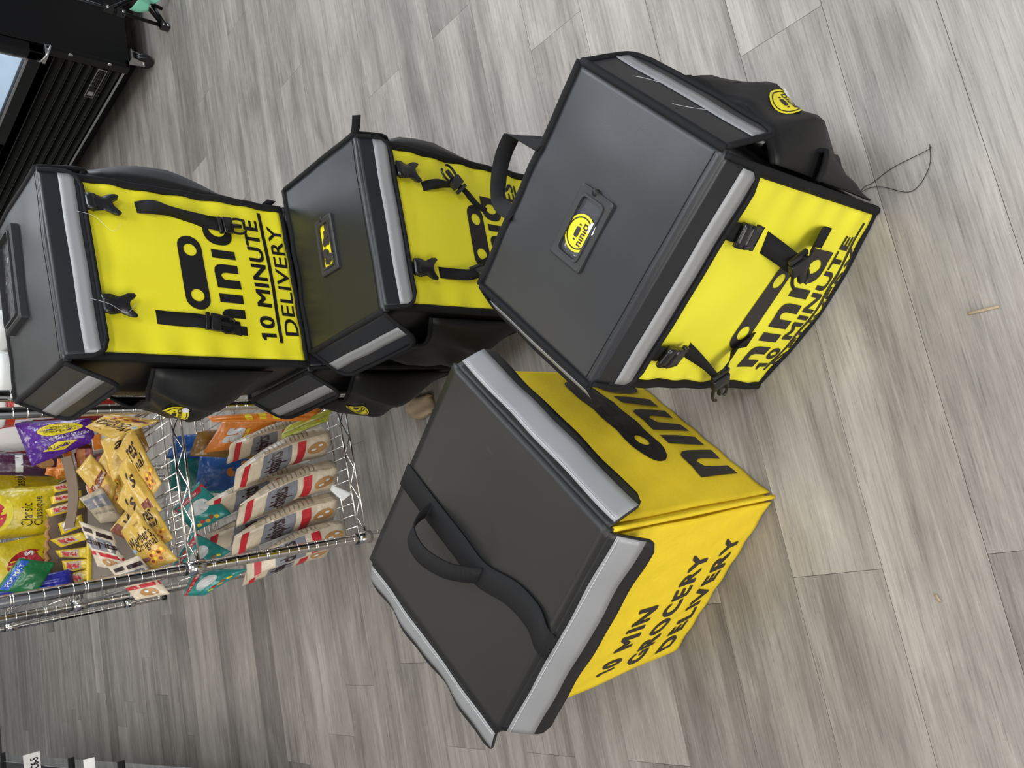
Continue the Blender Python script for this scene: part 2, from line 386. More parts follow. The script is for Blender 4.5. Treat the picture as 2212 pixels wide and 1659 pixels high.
def make_buckle(S, x, z, parent, tilt=0.0, size=1.0, kind='fork', web=.022):
    """short webbing tab with the female half of a side-release buckle; S(x,z,off) is the face it hangs on, z its top"""
    def L(dx, dz, off):
        c, s = math.cos(tilt), math.sin(tilt); return S(x + (dx * c - dz * s) * size, z + (dx * s + dz * c) * size, off)
    t = build('buckle_tab', *sheet(lambda u, v: L((u - .5) * web * 1.05, -v * .026, .006 + .006 * math.sin(PI * v)), 3, 6, .0018), M['web'], parent)
    m = MB()
    # ladder-lock bar
    m.add(sheet(lambda u, v: L((u - .5) * .030, -.014 - v * .012, .016 + .002 * math.sin(PI * v)), 4, 3, .007))
    if kind == 'fork':
        pr = [(0, .0135), (.15, .0125), (.35, .0085), (.50, .0095), (.66, .0140), (.78, .0175), (1.0, .0178)]
        def hw(v):
            for (a, x0), (b, x1) in zip(pr, pr[1:]):
                if v <= b: return x0 + (x1 - x0) * (v - a) / (b - a)
            return pr[-1][1]
        def f(u, v):
            a = abs(2 * u - 1); ln = .030 + .011 * min(1, a / .75) ** 2 - .002 * (a > .98); s_ = v * ln
            return L((2 * u - 1) * hw(min(1, s_ / .041)), -.022 - s_, .0155 - .004 * a * a)
        m.add(sheet(f, 16, 14, .009))
    else:
        m.add(sheet(lambda u, v: L((u - .5) * (.030 - .004 * v), -.026 - v * .024, .015 - .003 * v), 4, 5, .010))
        for sg in (-1, 1): m.add(sheet(lambda u, v: L(sg * .012 + (u - .5) * .007, -.047 - v * .007, .012), 2, 2, .008))
    m.out('buckle', M['plastic'], t)
def male_clip(c, ax, parent):
    """the prong half of a buckle at c; ax = (along, across, normal)"""
    a, b, n = (V(x).normalized() * 1.25 for x in ax); m = MB(); c = V(c)
    m.add(box(c, (.016, .026, .008), (a, b, n), .0015))
    m.add(box(c + a * .014, (.020, .006, .005), (a, b, n), .001))
    for s in (-1, 1):
        m.add(tube(spline([c + a * .006 + b * .010 * s, c + a * .018 + b * .0125 * s, c + a * .028 + b * .010 * s, c + a * .031 + b * .006 * s], 3), .0026, 6))
    m.add(box(c - a * .013, (.006, .027, .005), (a, b, n), .001))
    return m.out('buckle', M['plastic'], parent)

MASK = {}
def logo(S0, parent, mask, eyes, eye_r, word, m=None):
    m = m or M['print']; S = lambda x, z, off=0: S0(x, z, off + .0045)
    cx, cz, L, H = (mask[0] + mask[2]) / 2, (mask[1] + mask[3]) / 2, mask[2] - mask[0], mask[3] - mask[1]
    put('logo_mask', shape2d(capsule(L, H, eye_r, eyes / 2), cut=.018), S, mask, m, parent)
    if word: put('logo_word', glyph('n\u0131n\u0131\u0251', bold=.034, space=1.10), S, word, m, parent)

def side_pocket(fr, side, y0, y1, z0, z1, bulge, parent, seed=0, rim=.004, peak=1.0):
    def P(y, z, off): return fr.P(-off / fr.W if side == 'L' else 1 + off / fr.W, y / fr.D, z / fr.H)
    def dd(u, v):
        pv = v ** 1.15 if peak >= 1 else (math.sin(PI * .5 * v / peak) if v < peak else 1 - .45 * ((v - peak) / (1 - peak)) ** 1.3)
        return .006 + bulge * pv * min(1, 1.7 * max(0, math.sin(PI * u))) ** .8 + .010 * math.sin(PI * v) * math.sin(PI * u) + (.007 * math.sin(u * 15 + v * 7 + seed) + .010 * noise.noise(V((u * 5 + seed, v * 7, seed)))) * math.sin(PI * v * .8) * math.sin(PI * u)
    def S(u, v, off=0):
        zt = z1 + .012 * math.sin(u * 6 + seed) - .02 * math.sin(PI * u)
        return P(y0 + u * (y1 - y0), z0 + v * (zt - z0), dd(u, v) + off)
    f = (lambda u, v: S(1 - u, v)) if side == 'L' else S
    pk = build('side_pocket', *sheet(f, 16, 10, .003), M['nylon'], parent)
    build('pocket_rim', *tube([S(i / 20, 1, -.001) for i in range(21)], rim, 6), M['piping'], pk)
    return S

def window(S, x0, y0, x1, y1, parent, film, notch=True, k_=1.0):
    """rubber framed card window on the lid"""
    w_, h_ = x1 - x0, y1 - y0; b = .013; m = MB()
    def rr(x0, y0, x1, y1, r, n=4):
        out = []
        for cx, cy, a in ((x1 - r, y1 - r, 0), (x0 + r, y1 - r, 90), (x0 + r, y0 + r, 180), (x1 - r, y0 + r, 270)):
            out += [(cx + r * math.cos(math.radians(a + 90 * i / n)), cy + r * math.sin(math.radians(a + 90 * i / n))) for i in range(n + 1)]
        return out
    O = rr(x0, y0, x1, y1, .004); I = rr(x0 + b, y0 + b, x1 - b, y1 - b, .007); I2 = rr(x0 + b * .75, y0 + b * .75, x1 - b * .75, y1 - b * .75, .008); O2 = rr(x0 + .003, y0 + .003, x1 - .003, y1 - .003, .004)
    rings = [(O, 0), (O, .006), (O2, .0075), (I2, .0065), (I2, .0085), (I, .0085), (I, .001)]
    n = len(O); vs = [S(x, y, h * k_) for R, h in rings for x, y in R]; fs = []
    for k in range(len(rings) - 1):
        for i in range(n): fs.append((k * n + i, k * n + (i + 1) % n, (k + 1) * n + (i + 1) % n, (k + 1) * n + i))
    fr_ = build('label_window', vs, fs, M['rubber'], parent, smooth=False)
    put('window_film', RECT, S, (x0 + b, y0 + b, x1 - b, y1 - b), film, fr_, off=.0025 + .008 * (k_ - 1))
    if notch: build('window_notch', *lathe([(.005, -.001), (.005, .0082)], S(x1 - .002, (y0 + y1) / 2 + .004, 0), 12), M['print'], fr_)
    return fr_

def backpack(label, fr, loc, group, front='yellow', seed=0.0, ff=(10, .08, .032, .056), lf=(25, .09, .042, .068), rf=(6, .09, .045, .070), full=True, low=0.0, fm=.010):
    """insulated cube backpack: returns root and its surface functions"""
    R = thing('delivery_backpack', label, 'backpack', loc, group); W, D, H = fr.W, fr.D, fr.H
    rounded_body(fr, 'body', M['nylon'], R, seed=seed, top=.965)
    SF = front_fn(fr, seed=seed, low=low)
    pn = build('front_panel', *sheet(lambda u, v: SF(fm + u * (W - 2 * fm), .006 + v * (H - .045), .004), 44, 44, .004), M[front], R)
    m = MB()
    for x in (.006, W - .006): m.add(tube([SF(x, .004 + z * (H - .03) / 24, .004) for z in range(25)], .0075, 8))
    m.add(tube([SF(.004 + x * (W - .008) / 20, .003, .002) for x in range(21)], .006, 8))
    m.out('front_binding', M['piping'], R)
    # lid
    def ST(x, y, off=0):
        u, v = x / W, y / D
        sag = .004 * math.sin(PI * u) * math.sin(PI * v) + .0022 * noise.noise(V((x * 11 + seed * 5, y * 11, seed))) + .0016 * math.sin(x * 60 + seed) * math.exp(-max(0, D - y) / .03) * math.sin(PI * max(0, min(1, u)))
        return fr.P(u, v, 1) + V((0, 0, sag + off))
    build('lid', *sheet(lambda u, v: ST(-.004 + u * (W + .008), -.003 + v * (D + .006), .002), 30, 24, .012), M['vinyl'], R)
    m = MB()
    for pts in ([ST(-.004, y * D / 16, .001) for y in range(17)], [ST(W + .004, y * D / 16, .001) for y in range(17)], [ST(-.004 + x * (W + .008) / 16, D + .004, .001) for x in range(17)]): m.add(tube(pts, .0055, 8))
    m.out('lid_binding', M['piping'], R)
    build('fold_seam', *tube([ST(.004 + (W - .008) * i / 20, .010, .0022) for i in range(21)], .0007, 4), M['piping'], R)
    c = {k: fr.P(*k, 1) for k in ((0, 0), (1, 0), (0, 1), (1, 1))}
    outF = (c[(0, 0)] - c[(0, 1)]).normalized(); outL = (c[(0, 0)] - c[(1, 0)]).normalized()
    res = {}
    for nm, a, b, out, (phi, ln, s0, s1), on in (('F', c[(0, 0)] + outF * .004, c[(1, 0)] + outF * .004, outF, ff, full), ('L', c[(0, 1)] + outL * .006, c[(0, 0)] + outL * .006, outL, lf, True), ('R', c[(1, 0)] - outL * .006, c[(1, 1)] - outL * .006, -outL, rf, full)):
        if not on: continue
        S, f, Wd = flap_fn(fr, a, b, out, ln, phi, seed=seed + len(nm), wave=.0007, inset=.002, billow=.003)
        fl = build('lid_flap', *sheet(lambda u, v: f(1 - u, v), 34, 10, .004), M['vinyl'], R)
        rim = [f(0, i / 12) for i in range(13)] + [f(i / 24, 1) for i in range(1, 24)] + [f(1, 1 - i / 12) for i in range(13)]
        build('flap_binding', *tube(rim, .0042, 6), M['piping'], fl)
        build('reflective_strip', *sheet(lambda u, v: S(.008 + (1 - u) * (Wd - .016), s0 + v * (s1 - s0) + .0004 * math.sin(u * 13 + seed), .0015), 30, 3, .001), M['strip'], fl)
        res[nm] = (S, fl, Wd)
    return R, SF, ST, pn, res

def straps(SF, R, paths):
    """loose compression straps: list of (points (x,z,off), across (dx,dz,doff) list, clip index)"""
    for pts, acr, wd, clip in paths:
        P = [SF(*p) for p in pts]
        A = [(SF(p[0] + a[0] * .01, p[1] + a[1] * .01, p[2] + a[2] * .01) - SF(*p)).normalized() for p, a in zip(pts, acr)]
        s = build('strap', *ribbon(P, A, wd), M['web'], R)
        if clip is not None:
            i, dirv = clip; p = pts[i]
            al = (SF(p[0] + dirv[0] * .01, p[1] + dirv[1] * .01, p[2] + .006 + dirv[2] * .01) - SF(p[0], p[1], p[2] + .006)).normalized(); nn = (SF(p[0], p[1], .05) - SF(p[0], p[1], 0)).normalized()
            male_clip(SF(p[0], p[1], p[2] + .006), (al, nn.cross(al), nn), s)

GB = 'black and yellow delivery backpacks'
def sticker(S, x, z, r, R, flip=False, torn=False):
    def T(a, b, off): return S(x + (a - .5) * 2 * r * (-1 if flip else 1), z + (b - .5) * 2 * r, off)
    st = put('sticker', DISC, T, (0, 0, 1, 1), M['sticker'], R, off=.0015)
    put('sticker_ring', shape2d([circ(0, 0, .44, 30), circ(0, 0, .405, 30)], cut=.3), T, (.07, .07, .93, .93), M['print'], st, off=.0022)
    put('logo_mask', shape2d(capsule(.5, .16, .045, .36), cut=.3), T, (.27, .50, .73, .655), M['print_soft'], st, off=.0022)
    put('logo_word', glyph('n\u0131n\u0131\u0251', bold=.02, space=1.02), T, (.20, .28, .80, .46), M['print_soft'], st, off=.0022)
    if torn: put('peeled_corner', grid_disc(8, 2), T, (.62, .02, .98, .30), M['paper'], st, off=.003)

# --- C: bottom of the stack (mostly hidden)
frC = Frame(.345, .275, .446, (.398, 1.392, 0), (.752, 1.396, 0), (.750, 1.655, 0), (.402, 1.655, 0), (.398, 1.392, .440), (.752, 1.396, .440), (.750, 1.66, .440), (.404, 1.66, .440))
R, SF, ST, pn, fl = backpack('black backpack at the bottom of the stack, only its side pocket and strip showing', frC, (.575, 1.52, 0), GB, seed=3.1, fm=.05, lf=(30, .09, .045, .070))
SP = side_pocket(frC, 'L', .01, .265, .06, .32, .055, R, seed=1, peak=.6)
sticker(lambda a, b, off: SP((.275 - a) / .255, (b - .06) / .24, off), .135, .255, .027, R)

# --- A: top of the stack
frA = Frame(.357, .285, .452, (.396, 1.372, .452), (.752, 1.386, .452), (.748, 1.656, .452), (.402, 1.650, .452), (.399, 1.330, .904), (.758, 1.388, .904), (.775, 1.700, .904), (.415, 1.651, .904))
R, SF, ST, pn, fl = backpack('black and yellow backpack stacked on top of another, furthest from the camera', frA, (.575, 1.52, .452), GB, seed=.6, ff=(10, .064, .029, .053), lf=(25, .092, .040, .066))
W, H = frA.W, frA.H
logo(SF, pn, (.29 * W, .425 * H, .715 * W, .528 * H), .262 * W, .0125, (.165 * W, .275 * H, .865 * W, .405 * H))
put('lettering', glyph('10 MINUTE', bold=.028, space=1.04), (lambda x, z, off=0, SF=SF: SF(x, z, off + .0045)), (.145 * W, .140 * H, .878 * W, .212 * H), M['print'], pn)
put('underline', RECT2, (lambda x, z, off=0, SF=SF: SF(x, z, off + .0045)), (.135 * W, .112 * H, .94 * W, .129 * H), M['print'], pn)
put('lettering', glyph('DELIVERY', bold=.012, space=1.03), (lambda x, z, off=0, SF=SF: SF(x, z, off + .0045)), (.182 * W, .028 * H, .858 * W, .094 * H), M['print'], pn)
make_buckle(SF, .825 * W, .888 * H, R, size=1.08); make_buckle(SF, .272 * W, .888 * H, R, size=1.08)
straps(SF, R, [([(.855 * W, .66 * H, .004), (.845 * W, .615 * H, .020), (.835 * W, .55 * H, .022), (.820 * W, .44 * H, .014), (.808 * W, .36 * H, .012), (.80 * W, .30 * H, .012)], [(1, 0, 0), (.8, 0, .5), (.3, .1, .9), (.5, .1, .8), (1, .1, .3), (1, .1, 0)], .025, (5, (.12, -1, 0))),
                ([(.235 * W, .655 * H, .003), (.228 * W, .58 * H, .006), (.222 * W, .50 * H, .010), (.214 * W, .43 * H, .010), (.205 * W, .36 * H, .007), (.198 * W, .31 * H, .006)], [(1, 0, 0)] * 6, .027, (3, (-.1, -1, 0)))])
SP = side_pocket(frA, 'L', .02, .25, .07, .30, .055, R, seed=.4, peak=.6)
sticker(lambda a, b, off: SP((.275 - a) / .23, (b - .07) / .23, off), .155, .245, .028, R, torn=True)
side_pocket(frA, 'R', .0, .20, .06, .37, .060, R, seed=2, peak=.7)
wn = window(ST, .33 * W, .47 * .285, .87 * W, .87 * .285, R, M['dfilm'], notch=False, k_=2.2)
build('strap_end', *ribbon([frA.P(1.0, .2, .03), frA.P(1.03, .1, .05), frA.P(1.055, .02, .03)], V((.2, .2, 1)), .018), M['web'], R)
for a, b in ((.78, .73), (.30, .28)):
    build('loose_thread', *tube(spline([fl['F'][0](a * W, .05, .003), fl['F'][0](a * W - .012, .075, .010), fl['F'][0](b * W - .02, .100, .004), fl['F'][0](b * W, .118, .001)], 5), .00025, 4), M['wthread'], R)

# --- B: on the floor in front of the stack
frB = Frame(.345, .272, .446, (.424, 1.095, 0), (.765, 1.092, 0), (.768, 1.345, 0), (.427, 1.345, 0), (.424, 1.093, .446), (.765, 1.089, .446), (.780, 1.362, .446), (.429, 1.357, .446))
R, SF, ST, pn, fl = backpack('black and yellow backpack on the floor between the stack and the nearest backpack', frB, (.595, 1.22, 0), GB, seed=1.7, ff=(12, .063, .029, .056), lf=(35, .088, .038, .060))
W, H = frB.W, frB.H
logo(SF, pn, (.285 * W, .375 * H, .69 * W, .475 * H), .222 * W, .0125, (.16 * W, .245 * H, .765 * W, .372 * H))
put('lettering', glyph('10 MINUTES', bold=.028, space=1.04), (lambda x, z, off=0, SF=SF: SF(x, z, off + .0045)), (.145 * W, .12 * H, .90 * W, .195 * H), M['print'], pn)
put('underline', RECT2, (lambda x, z, off=0, SF=SF: SF(x, z, off + .0045)), (.135 * W, .095 * H, .90 * W, .111 * H), M['print'], pn)
put('lettering', glyph('DELIVERY', bold=.012, space=1.03), (lambda x, z, off=0, SF=SF: SF(x, z, off + .0045)), (.182 * W, .020 * H, .858 * W, .085 * H), M['print'], pn)
make_buckle(SF, .815 * W, .876 * H, R, size=1.05); make_buckle(SF, .235 * W, .876 * H, R, size=1.05)
straps(SF, R, [([(.755 * W, .70 * H, .003), (.765 * W, .655 * H, .018), (.77 * W, .60 * H, .022), (.79 * W, .54 * H, .020), (.755 * W, .47 * H, .014), (.69 * W, .41 * H, .006), (.66 * W, .35 * H, .004)], [(1, 0, 0), (.7, 0, .6), (.2, .2, 1), (.6, .6, .4), (.4, .5, .8), (.3, 0, 1), (.6, 0, .6)], .020, (3, (.75, .65, .1))),
                ([(.235 * W, .69 * H, .003), (.225 * W, .62 * H, .010), (.22 * W, .55 * H, .020), (.245 * W, .49 * H, .022), (.30 * W, .44 * H, .010), (.33 * W, .39 * H, .006)], [(1, .1, 0), (1, .1, 0), (.8, .3, .4), (.7, .6, .3), (.7, .5, .4), (1, 0, 0)], .022, (3, (-.55, -.2, .5)))])
SP = side_pocket(frB, 'L', .015, .255, .06, .32, .045, R, seed=2.2, peak=.6)
side_pocket(frB, 'R', .0, .18, .10, .37, .045, R, seed=3, peak=.75)
wn = window(ST, .345 * W, .40 * .272, .675 * W, .63 * .272, R, M['sticker'], notch=True)
for k in range(9):
    cx, cy = random.uniform(.40, .62), random.uniform(.475, .56)
    g = [[(.5 + (.28 + .2 * random.random()) * math.cos(2 * PI * i / 11), .5 + (.28 + .2 * random.random()) * math.sin(2 * PI * i / 11)) for i in range(11)]]
    put('torn_print', shape2d(g, cut=.5), ST, ((cx - .028) * W, (cy - .035) * .272, (cx + .028) * W, (cy + .035) * .272), M['print_soft'], wn, off=.0035 + .0002 * k)
build('strap_end', *ribbon([frB.P(1.0, .02, 1.0), frB.P(1.03, -.02, 1.0), frB.P(1.075, -.10, 1.02)], V((.1, -.3, -.8)), .016), M['web'], R)

# --- D: nearest backpack, turned
frD = Frame(.345, .270, .446, (.160, .672, 0), (.374, .396, 0), (.589, .561, 0), (.375, .837, 0), (.169, .664, .446), (.372, .395, .446), (.587, .559, .446), (.375, .831, .446))
R, SF, ST, pn, fl = backpack('nearest black and yellow backpack, turned, round sticker in its lid window', frD, (.375, .61, 0), GB, front='yellow2', seed=2.4, ff=(8, .072, .034, .062), lf=(33, .080, .030, .056), rf=(20, .098, .050, .074), low=.016)
W, H = frD.W, frD.H
logo(SF, pn, (.235 * W, .348 * H, .675 * W, .440 * H), .272 * W, .0125, (.133 * W, .160 * H, .765 * W, .305 * H), M['print_soft'])
put('lettering', glyph('10 MINUTE', bold=.028, space=1.04), (lambda x, z, off=0, SF=SF: SF(x, z, off + .0045)), (.120 * W, .072 * H, .850 * W, .140 * H), M['print_soft'], pn)
put('underline', RECT2, (lambda x, z, off=0, SF=SF: SF(x, z, off + .0045)), (.115 * W, .046 * H, .92 * W, .061 * H), M['print_soft'], pn)
put('lettering', glyph('DELIVERY', bold=.012, space=1.03), (lambda x, z, off=0, SF=SF: SF(x, z, off + .0045)), (.155 * W, -.022 * H, .805 * W, .040 * H), M['print_soft'], pn)
make_buckle(SF, .752 * W, .830 * H, R, kind='box', size=1.12); make_buckle(SF, .185 * W, .830 * H, R, kind='box', tilt=.05, size=1.12)
straps(SF, R, [([(.735 * W, .60 * H, .004), (.715 * W, .52 * H, .014), (.70 * W, .45 * H, .026), (.745 * W, .42 * H, .030), (.80 * W, .38 * H, .018), (.815 * W, .32 * H, .006), (.815 * W, .26 * H, .003)], [(1, .2, 0), (1, .2, 0), (.9, .3, .3), (.3, .8, .5), (.8, .4, .2), (1, 0, 0), (1, 0, 0)], .032, (2, (-.7, -.7, .1))),
                ([(.205 * W, .64 * H, .004), (.17 * W, .56 * H, .018), (.13 * W, .49 * H, .026), (.10 * W, .44 * H, .024), (.15 * W, .46 * H, .030), (.205 * W, .44 * H, .022), (.25 * W, .40 * H, .010), (.295 * W, .33 * H, .005)], [(1, .3, 0), (.8, .6, 0), (.7, .7, .2), (.7, .6, .3), (.3, .9, .3), (.2, .8, .5), (.6, .5, .5), (1, .1, 0)], .027, (3, (-.75, -.6, .1)))])
wn = window(ST, .330 * W, .375 * .270, .640 * W, .620 * .270, R, M['film'])
sticker(lambda a, b, off: ST(a, b, off + .003), .467 * W, .490 * .270, .0265, R, torn=True)
SP = side_pocket(frD, 'R', .01, .262, .05, .31, .062, R, seed=1.3, peak=.6)
sticker(lambda a, b, off: SP((a - .01) / .252, (b - .05) / .26, off), .108, .226, .029, R, torn=True)
side_pocket(frD, 'R', .0, .10, .03, .22, .035, R, seed=4)
build('carry_handle', *ribbon([ST(.66 * W, .270, .004), (.571, .719, .425), (.584, .758, .402), (.569, .790, .392), (.537, .807, .392), (.501, .799, .405), ST(.35 * W, .268, .003)],
      [V((-.5, .6, .5)), V((.2, .5, .9)), V((.5, .3, .8)), V((.3, .6, .75)), V((0, .7, .7)), V((-.5, .6, .6)), V((-.6, .5, .5))], .026, n=7), M['web'], R)
build('loose_thread', *tube(spline([(.400, .412, .010), (.409, .404, .004), (.410, .391, .003), (.419, .357, .003), (.421, .305, .004), (.424, .300, .005)], 6), .0006, 5), M['thread'], R)
build('loose_thread', *tube(spline([(.402, .409, .008), (.404, .395, .003), (.396, .377, .003), (.374, .348, .003), (.378, .328, .003), (.400, .308, .003), (.428, .300, .004)], 6), .0006, 5), M['thread'], R)
for a, t0 in ((.30, .02), (.62, .03)):
    S = fl['R'][0]; build('loose_thread', *tube(spline([S(a * .27, .05, .002), S(a * .27 + .012, t0, .006), S(a * .27 + .03, t0 - .005, .003)], 4), .00025, 4), M['wthread'], R)

# ------------------------------------------------------------------ E: golden tote with the top handle
frE = Frame(.378, .375, .46, (-.285, .968, 0), (-.033, .688, 0), (.25, .93, 0), (-.01, 1.22, 0), (-.286, .972, .458), (-.026, .678, .458), (.266, .917, .458), (-.002, 1.236, .458))
W, D, H = frE.W, frE.D, frE.H
R = thing('delivery_tote', 'golden yellow square delivery bag with black lid and webbing handle on top', 'bag', (-.01, .95, 0))
rounded_body(frE, 'body', M['amber'], R, inset=.002, amp=.0015, seed=9, n=18, top=.965)
def SE(face):
    def S(x, z, off=0):
        u, w_ = x, z
        d = .014 * math.sin(PI * min(1, max(0, u))) * math.sin(PI * min(1, max(0, w_))) + .001 * math.sin(u * 40 + w_ * 13)
        if face == 'F': return frE.P(u, -(d + off) / D, w_)
        return frE.P(1 + (d + off) / W, u, w_)
    return S
SEF, SER = SE('F'), SE('R')
pF = build('front_panel', *sheet(lambda u, v: SEF(.022 + u * .955, .012 + v * .97, .003), 36, 36, .003), M['amber'], R)
pR = build('side_panel', *sheet(lambda u, v: SER(.022 + u * .955, .012 + v * .97, .003), 36, 36, .003), M['amber'], R)
build('corner_seam', *tube([frE.P(1 + .002, -.002, .01 + i * .97 / 20) for i in range(21)], .004, 8), M['amber'], R)
off_ = .0045
put('lettering', glyph('10', bold=.030, space=1.16), SEF, (.115, .495, .218, .600), M['print_soft'], pF, off=off_)
put('lettering', glyph('MIN', bold=.030, space=1.16), SEF, (.282, .497, .538, .600), M['print_soft'], pF, off=off_)
put('lettering', glyph('GROCERY', bold=.030, space=1.16), SEF, (.100, .310, .775, .420), M['print_soft'], pF, off=off_)
put('lettering', glyph('DELIVERY', bold=.030, space=1.16), SEF, (.090, .108, .815, .220), M['print_soft'], pF, off=off_)
put('logo_mask', shape2d(capsule(.235, .077, .0135, .134 / 2), cut=.02), SER, (.272, .405, .885, .575), M['print'], pR, off=off_)
put('logo_word', glyph('n\u0131n\u0131\u0251', bold=.036, space=1.12), SER, (.160, .085, 1.0, .400), M['print_soft'], pR, off=off_)
def STE(x, y, off=0):
    u, v = x / W, y / D
    return frE.P(u, v, 1) + V((0, 0, .002 * noise.noise(V((x * 9, y * 9, 4))) - .006 * math.sin(PI * min(1, max(0, u))) * math.sin(PI * min(1, max(0, v))) + off))
build('lid', *sheet(lambda u, v: STE(-.004 + u * (W + .008), -.004 + v * (D + .008), .004), 28, 28, .010), M['vinyl_soft'], R)
c = {k: frE.P(*k, 1) for k in ((0, 0), (1, 0), (0, 1), (1, 1))}
oF = (c[(0, 0)] - c[(0, 1)]).normalized(); oL = (c[(0, 0)] - c[(1, 0)]).normalized()
for nm, a, b, out, phi, ln, s0, s1, wv, sd in (('F', c[(0, 0)] + oF * .004, c[(1, 0)] + oF * .004, oF, 20, .078, .010, .054, .0016, 1.0), ('R', c[(1, 0)] - oL * .004, c[(1, 1)] - oL * .004, -oL, 25, .066, .010, .052, .0018, 2.0), ('L', c[(0, 1)] + oL * .004, c[(0, 0)] + oL * .004, oL, 66, .068, .010, .050, .003, 3.0), ('B', c[(1, 1)] - oF * .004, c[(0, 1)] - oF * .004, -oF, 12, .07, .010, .05, .004, 4.0)):
    S, f, Wd = flap_fn(frE, a, b, out, ln, phi, seed=sd, wave=wv, rad=.018, inset=.001, billow=.008)
    fb = build('lid_flap', *sheet(lambda u, v: f(1 - u, v), 40, 10, .005), M['vinyl_soft'], R)
    build('reflective_strip', *sheet(lambda u, v: S(.002 + (1 - u) * (Wd - .004), s0 + v * (s1 - s0) + .001 * math.sin(u * 17 + sd), .0016), 40, 4, .0012), M['strip'], fb)
    build('stitching', *tube([S(.004 + i * (Wd - .008) / 40, s0 + .003, .0032) for i in range(41)], .0005, 4), M['wthread'], fb)
# webbing across the lid, with the loop handle standing up between two bar tacks
wa = V(c[(1, 0)] - c[(0, 0)]).normalized()
build('handle_webbing', *ribbon([STE(.462 * W, -.011, -.004), STE(.485 * W, .004, .0085), STE(.515 * W, .035, .0085), STE(.50 * W, .085, .009), STE(.435 * W, .150, .0085), STE(.44 * W, .21, .008), STE(.45 * W, .30, .008), STE(.465 * W, D + .006, .007)],
      [wa] * 8, .044, n=6), M['web'], R)
build('handle', *ribbon([STE(.435 * W, .148, .012), STE(.42 * W, .160, .028), STE(.405 * W, .185, .052), STE(.40 * W, .225, .068), STE(.41 * W, .265, .062), STE(.43 * W, .290, .034), STE(.445 * W, .298, .012)],
      [wa, wa, wa, wa, wa, wa, wa], .030, th=.003, n=7), M['web'], R)
for x in (.28, .66):
    build('shoulder_strap', *sheet(lambda u, v: frE.P(x + (u - .5) * .22, 1 + (.004 + .062 * math.sin(PI * v ** .6)) / D, .955 - v * .62), 5, 14, .012), M['nylon'], R)
build('frayed_corner', *tube(spline([c[(0, 0)] + V((0, 0, -.006)), c[(0, 0)] + V((-.006, -.004, -.016)), c[(0, 0)] + V((-.004, -.012, -.022))], 4), .0012, 5), M['wthread'], R)

# ------------------------------------------------------------------ chrome wire shelving
def shelf(label, x, y, yaw, W, L, tiers, H=1.83):
    cz, sz = math.cos(yaw), math.sin(yaw)
    def T(a, b, z): return V((x + a * cz - b * sz, y + a * sz + b * cz, z))
    R = thing('wire_shelf', label, 'shelf', T(W / 2, L / 2, 0), 'chrome wire shelving units')
    prof = [(.0125, .012)]; z = .03; k = 0
    while z < H:
        gs = [0, .0045] if k % 5 == 0 else [0]
        for g in gs: prof += [(.0125, z + g - .0005), (.0125, z + g), (.0116, z + g + .0004), (.0116, z + g + .0016), (.0125, z + g + .002), (.0125, z + g + .0025)]
        z += .0254; k += 1
    prof.append((.0125, H))
    for a, b in ((0, 0), (W, 0), (0, L), (W, L)):
        p = build('post', *lathe(prof, T(a, b, 0), 14), M['chrome'], R)
        build('post_foot', *lathe([(.011, 0), (.0155, .001), (.0155, .014), (.011, .018)], T(a, b, 0), 14), M['plastic'], p)
    for zt in tiers:
        m = MB(); r = .0032
        e = [(0, 0), (W, 0), (W, L), (0, L)]
        for i in range(4):
            (a0, b0), (a1, b1) = e[i], e[(i + 1) % 4]
            for dz in (0, -.022): m.add(tube([T(a0, b0, zt + dz), T(a1, b1, zt + dz)], r, 7))
            n = int(max(abs(a1 - a0), abs(b1 - b0)) / .042); n += n % 2
            m.add(tube([T(a0 + (a1 - a0) * (.04 + .92 * j / n), b0 + (b1 - b0) * (.04 + .92 * j / n), zt - (.002 if j % 2 else .020)) for j in range(n + 1)], .0021, 6))
        for a, b in e: m.add(lathe([(.0128, -.032), (.0165, -.032), (.0150, .006), (.0128, .006)], T(a, b, zt), 14))
        fr = m.out('tier_frame', M['chrome'], R)
        m = MB(); n = 12
        for i in range(1, n): m.add(tube([T(W * i / n, 0, zt + .003), T(W * i / n, L, zt + .003)], .0016, 5))
        for b in (.06, L * .36, L * .66, L - .06): m.add(tube([T(0, b, zt - .002), T(W, b, zt - .002)], .0026, 6))
        m.out('wire_deck', M['chrome'], R, kind='stuff')
        for a, b in e: build('post_sleeve', *lathe([(.0132, -.004), (.0142, -.004), (.0142, .012), (.0132, .012)], T(a, b, zt), 12), M['plastic'], fr)
    return R
TIERS = (.160, .590, 1.03, 1.46)
shelf('chrome wire shelf of sweets and baking packs, end facing the camera', .053, 1.75, .022, .362, .915, TIERS)
shelf('chrome wire shelf directly behind the one holding sweets', .030, 2.703, .022, .362, .915, TIERS)
shelf('chrome wire shelf behind the stacked backpacks, holding red tubs', .452, 1.765, .022, .362, .915, TIERS)

